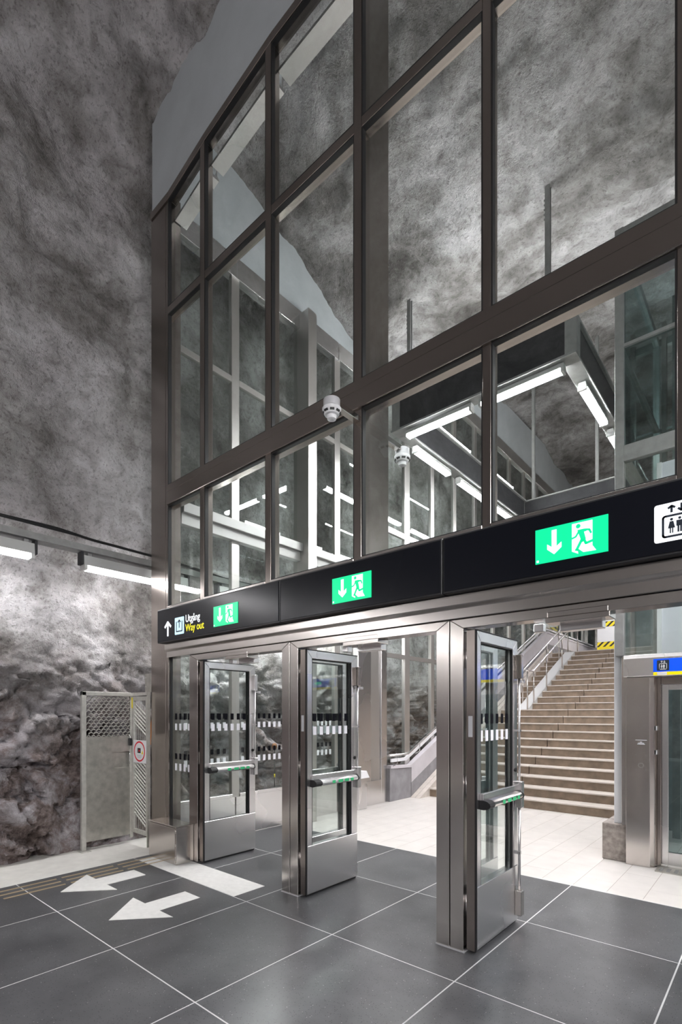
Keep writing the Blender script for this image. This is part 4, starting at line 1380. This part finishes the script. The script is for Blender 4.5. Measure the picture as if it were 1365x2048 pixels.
cable('black_cable', CABLE, [(-5.96, -8, 3.6), (-5.96, -4, 3.6), (-5.98, 0, 3.63), (-5.95, 1.6, 3.60), (-5.96, 2.1, 3.612), (-5.95, 2.6, 3.575), (-5.96, 3.2, 3.57), (-5.95, 4.5, 3.50), (-5.95, 6.5, 3.58)], 0.016, 'thick black cable running along the rock wall above the tray')
cable('black_cable', CABLE, [(-5.93, -8, 3.57), (-5.95, -3, 3.55), (-5.95, 0.5, 3.59), (-5.93, 1.7, 3.585), (-5.95, 2.3, 3.588), (-5.94, 2.9, 3.565), (-5.94, 3.6, 3.55), (-5.93, 5.0, 3.46), (-5.93, 6.6, 3.53)], 0.012, 'thinner black cable beside the thick one on the rock wall')
cable('grey_cable', BEAMF, [(-5.87, -8, 3.41), (-5.88, 0.6, 3.42), (-5.86, 1.8, 3.415), (-5.87, 3.2, 3.41), (-5.87, 6.8, 3.41)], 0.018, 'grey cable lying in the steel tray')

# unseen lamps and tray added on the other side to light the hall
HG = 'added batten lamps along the other side of the hall'
y = -7.5
while y < 2.5:
    lamp((5.6, y, 3.6), (5.6, y + 1.3, 3.6), 'added batten lamp along the other wall of the hall', HG, 0.12, hang=0.08, tm=TUBEWM)
    y += 2.2
tr2 = tag(MB().box(5.5, 5.7, -8.5, 3.0, 3.79, 3.86).build('cable_tray', GALV), 'added cable tray along the other wall of the hall', 'cable tray')
# one unseen suspended row added to brighten the hall floor and rock
HR = 'added suspended batten lamps over the hall'
HX, HZ = 2.4, 4.3
rail = tag(MB().box(HX - 0.04, HX + 0.04, -8.0, 2.2, HZ + 0.12, HZ + 0.2).build('added_lamp_rail', BEAMF), 'added suspended rail carrying lamps along the hall', 'lamp rail')
for y in (-7.75, -3.02, 1.9):
    MB().box(HX - 0.015, HX + 0.015, y - 0.015, y + 0.015, HZ + 0.2, 9.6).build('hanger_rod', BEAMF, rail)
for y in (-7.6, -6.0, -4.4, -2.8, -1.2, 0.4):
    lamp((HX, y, HZ), (HX, y + 1.3, HZ), 'added suspended batten lamp along the hall beside the viewer', HR, 0.12, hang=0.014, tm=TUBEHM, deep=0.07)
    if y in (-6.0, -2.8, 0.4):
        lamp((HX, y, HZ + 0.308), (HX, y + 1.3, HZ + 0.308), 'added suspended uplight along the hall beside the viewer', HR, 0.12, hang=0.0, tm=TUBEWM, up=True)

# ------------------------------------------------------------------ mesh gate by the rock
gt = thing('mesh_gate', (-6.1, 2.77, 0), 'galvanised gate with expanded mesh on top and sheet panel below, beside the rock', 'gate')
GA, G0, G1 = -6.10, 2.462, 3.075
MB().box(GA - 0.025, GA + 0.025, G0, G0 + 0.05, 0.0, 1.85).box(GA - 0.07, GA + 0.09, G0 - 0.03, G0 + 0.08, 0.0, 0.012).build('upright', GALVP, gt, 0.003)
MB().box(GA - 0.025, GA + 0.025, G0, G1, 1.805, 1.85).box(GA - 0.02, GA + 0.02, G1 - 0.035, G1, 0.06, 1.81).build('top_frame', GALVP, gt, 0.003)
MB().box(GA - 0.01, GA + 0.012, G0 + 0.02, G0 + 0.36, 0.10, 1.32).box(GA - 0.01, GA + 0.012, G0 + 0.36, G1 - 0.03, 1.13, 1.32).box(GA - 0.01, GA + 0.012, G0 + 0.36, G1 - 0.03, 0.10, 0.93).build('sheet_panel', GALV, gt)
box('handle_recess', GALV, gt, GA - 0.06, GA - 0.05, G0 + 0.34, G1 - 0.02, 0.91, 1.15)
MB().box(GA - 0.055, GA - 0.01, G0 + 0.35, G0 + 0.362, 0.93, 1.13).box(GA - 0.055, GA - 0.01, G0 + 0.36, G1 - 0.03, 0.922, 0.93).build('recess_lip', GALVP, gt)
m = MB()
rows, cols = 13, 9
pw, ph = (G1 - 0.035 - G0 - 0.05) / cols, (1.805 - 1.32) / rows
for r_ in range(rows + 1):
    for c_ in range(cols):
        y0 = G0 + 0.05 + pw * c_ + (pw / 2 if r_ % 2 else 0)
        z0 = 1.32 + ph * r_
        arc = [(y0 + pw * t, z0 + ph * 0.62 * math.sin(math.pi * t)) for t in (0, 0.25, 0.5, 0.75, 1)]
        for ((ya, za), (yb, zb)) in zip(arc, arc[1:]):
            if yb > G1 - 0.03 or za > 1.80 or zb > 1.80:
                continue
            m.quadbox([(GA - 0.004, ya, za - 0.004), (GA + 0.016, ya, za - 0.012), (GA + 0.016, yb, zb - 0.012), (GA - 0.004, yb, zb - 0.004),
                       (GA - 0.004, ya, za + 0.004), (GA + 0.016, ya, za - 0.004), (GA + 0.016, yb, zb - 0.004), (GA - 0.004, yb, zb + 0.004)])
tag(m.build('expanded_mesh', GALVP, gt), None, None, None, 'stuff')
# hinged mesh door between gate and post
md = thing('mesh_door', (-5.9, 3.07, 0.1), 'narrow mesh door with a red ring warning sign between gate and steel corner post', 'mesh door')
D0, D1, DY = -6.085, -5.70, 3.07
MB().box(D0, D0 + 0.055, DY - 0.015, DY + 0.015, 0.13, 1.80).box(D1 - 0.035, D1, DY - 0.015, DY + 0.015, 0.13, 1.80).box(D0 + 0.055, D1 - 0.035, DY - 0.015, DY + 0.015, 1.75, 1.80).box(D0 + 0.055, D1 - 0.035, DY - 0.015, DY + 0.015, 0.13, 0.18).build('door_frame', GALVP, md, 0.002)
box('top_bar', GALVP, md, D0, D1 + 0.015, DY - 0.02, DY + 0.02, 1.812, 1.85)
box('end_post', GALVP, md, D1 - 0.002, D1 + 0.014, DY - 0.02, DY + 0.02, 0.0, 1.85)
m = MB()
for k in range(44):
    z = 0.02 + k * 0.048
    xa, xb = D0 + 0.055, D1 - 0.035
    sl = 0.16
    z0, z1 = z + sl, z
    if z1 < 0.18 or z0 > 1.75 or (0.95 < z < 1.28):
        continue
    m.quadbox([(xa, DY - 0.005, z0), (xb, DY - 0.005, z1), (xb, DY + 0.008, z1 + 0.006), (xa, DY + 0.008, z0 + 0.006), (xa, DY - 0.005, z0 + 0.008), (xb, DY - 0.005, z1 + 0.008), (xb, DY + 0.008, z1 + 0.014), (xa, DY + 0.008, z0 + 0.014)])
for k in range(6):
    x = D0 + 0.09 + k * 0.045
    m.box(x, x + 0.005, DY + 0.002, DY + 0.007, 0.18, 1.75)
tag(m.build('mesh_infill', GALVP, md), None, None, None, 'stuff')
ws = box('warning_sign', PAPER, md, D0 + 0.065, D1 - 0.012, DY - 0.022, DY - 0.016, 0.995, 1.27)
tag(ws, 'white plate with red prohibition ring')
cx, cz, ry = D0 + 0.215, 1.135, DY - 0.022
o_ = [(cx + 0.125 * math.cos(2 * math.pi * i / 32), cz + 0.115 * math.sin(2 * math.pi * i / 32)) for i in range(32)]
MB().stroke(o_ + [o_[0]], 0.018, ry - 0.001, ry, disc=False).build('red_ring', RED, ws)
MB().box(cx - 0.045, cx + 0.03, ry - 0.001, ry, cz - 0.02, cz + 0.04).build('black_mark', RUBBER, ws)
MB().prism([(cx - 0.02, cz - 0.005), (cx + 0.02, cz + 0.005), (cx - 0.01, cz + 0.025)], 'y', ry - 0.002, ry - 0.001).build('red_mark', RED, ws)
MB().prism([(cx + 0.045, cz - 0.03), (cx + 0.095, cz - 0.03), (cx + 0.07, cz + 0.015)], 'y', ry - 0.001, ry).build('yellow_triangle', YTAG, ws)
m = MB()
for k in range(3):
    m.box(cx - 0.06 + 0.008 * k, cx + 0.06 - 0.008 * k, ry - 0.001, ry, cz - 0.05 - k * 0.014, cz - 0.044 - k * 0.014)
m.build('small_print', GPLAST, ws)
box('yellow_tag', YTAG, md, D0 + 0.008, D0 + 0.035, DY - 0.0165, DY - 0.015, 1.66, 1.79)
pk = thing('padlock', (-6.06, 3.03, 1.22), 'dark padlock hanging from the gate latch', 'padlock')
box('lock_body', BLACKF, pk, D0 - 0.035, D0 + 0.03, DY - 0.055, DY - 0.02, 1.20, 1.29, 0.004)
MB().tube([(D0 - 0.02 + 0.035 * t, DY - 0.037, 1.28 + 0.05 * math.sin(math.pi * t)) for t in [i / 8 for i in range(9)]], 0.006, 8).build('shackle', SATIN, pk)
MB().tube([(D0 - 0.01, DY - 0.03, 1.2), (D0 - 0.015, DY - 0.03, 1.06), (D0 - 0.01, DY - 0.028, 0.97)], 0.008, 8).build('latch_bar', SATIN, pk)
jb = thing('junction_plate', (-5.8, 3.2, 1.9), 'small perforated steel box on the rock above the mesh door', 'bracket')
box('plate', GALV, jb, -6.02, -5.70, 3.20, 3.23, 1.86, 2.09)
for (x, z) in ((-6.0, 1.93), (-6.0, 2.04), (-5.78, 1.93), (-5.78, 2.04)):
    MB().disc(x, z, 0.008, 3.198, 3.2, 10).build('rivet', SATIN, jb)
cable('orange_cable', ORANGE, [(-5.735, 3.236, 2.0), (-5.80, 3.236, 1.8), (-5.95, 3.24, 1.45), (-6.0, 3.26, 1.2)], 0.008, 'orange cable hanging behind the mesh door')

# ------------------------------------------------------------------ small things inside
bn = thing('waste_bin', (-5.3, 6.6, 0), 'narrow pale steel bin with slanted lid by the clad column', 'bin')
box('bin_body', SATIN, bn, -5.36, -5.24, 6.50, 6.72, 0.0, 0.52, 0.006)
MB().prism([(6.48, 0.52), (6.74, 0.52), (6.66, 0.64), (6.48, 0.64)], 'x', -5.37, -5.20).build('bin_lid', WPLAST, bn, 0.004)
mk = thing('marker_pole', (-5.6, 4.98, 0), 'thin pole with a round brown knob standing behind the partition glass', 'pole')
MB().tube([(-5.6, 4.98, 0.0), (-5.6, 4.98, 1.08)], 0.008, 8).build('pole', RUBBER, mk)
MB().tube([(-5.6, 4.98, 1.07), (-5.6, 4.98, 1.08), (-5.6, 4.98, 1.115), (-5.6, 4.98, 1.15), (-5.6, 4.98, 1.16)], [0.01, 0.03, 0.04, 0.03, 0.01], 14).build('knob', KNOB, mk)
MB().tube([(-5.6, 4.98, 0.66), (-5.6, 4.98, 0.71)], 0.011, 8).build('yellow_clip', YTAG, mk)
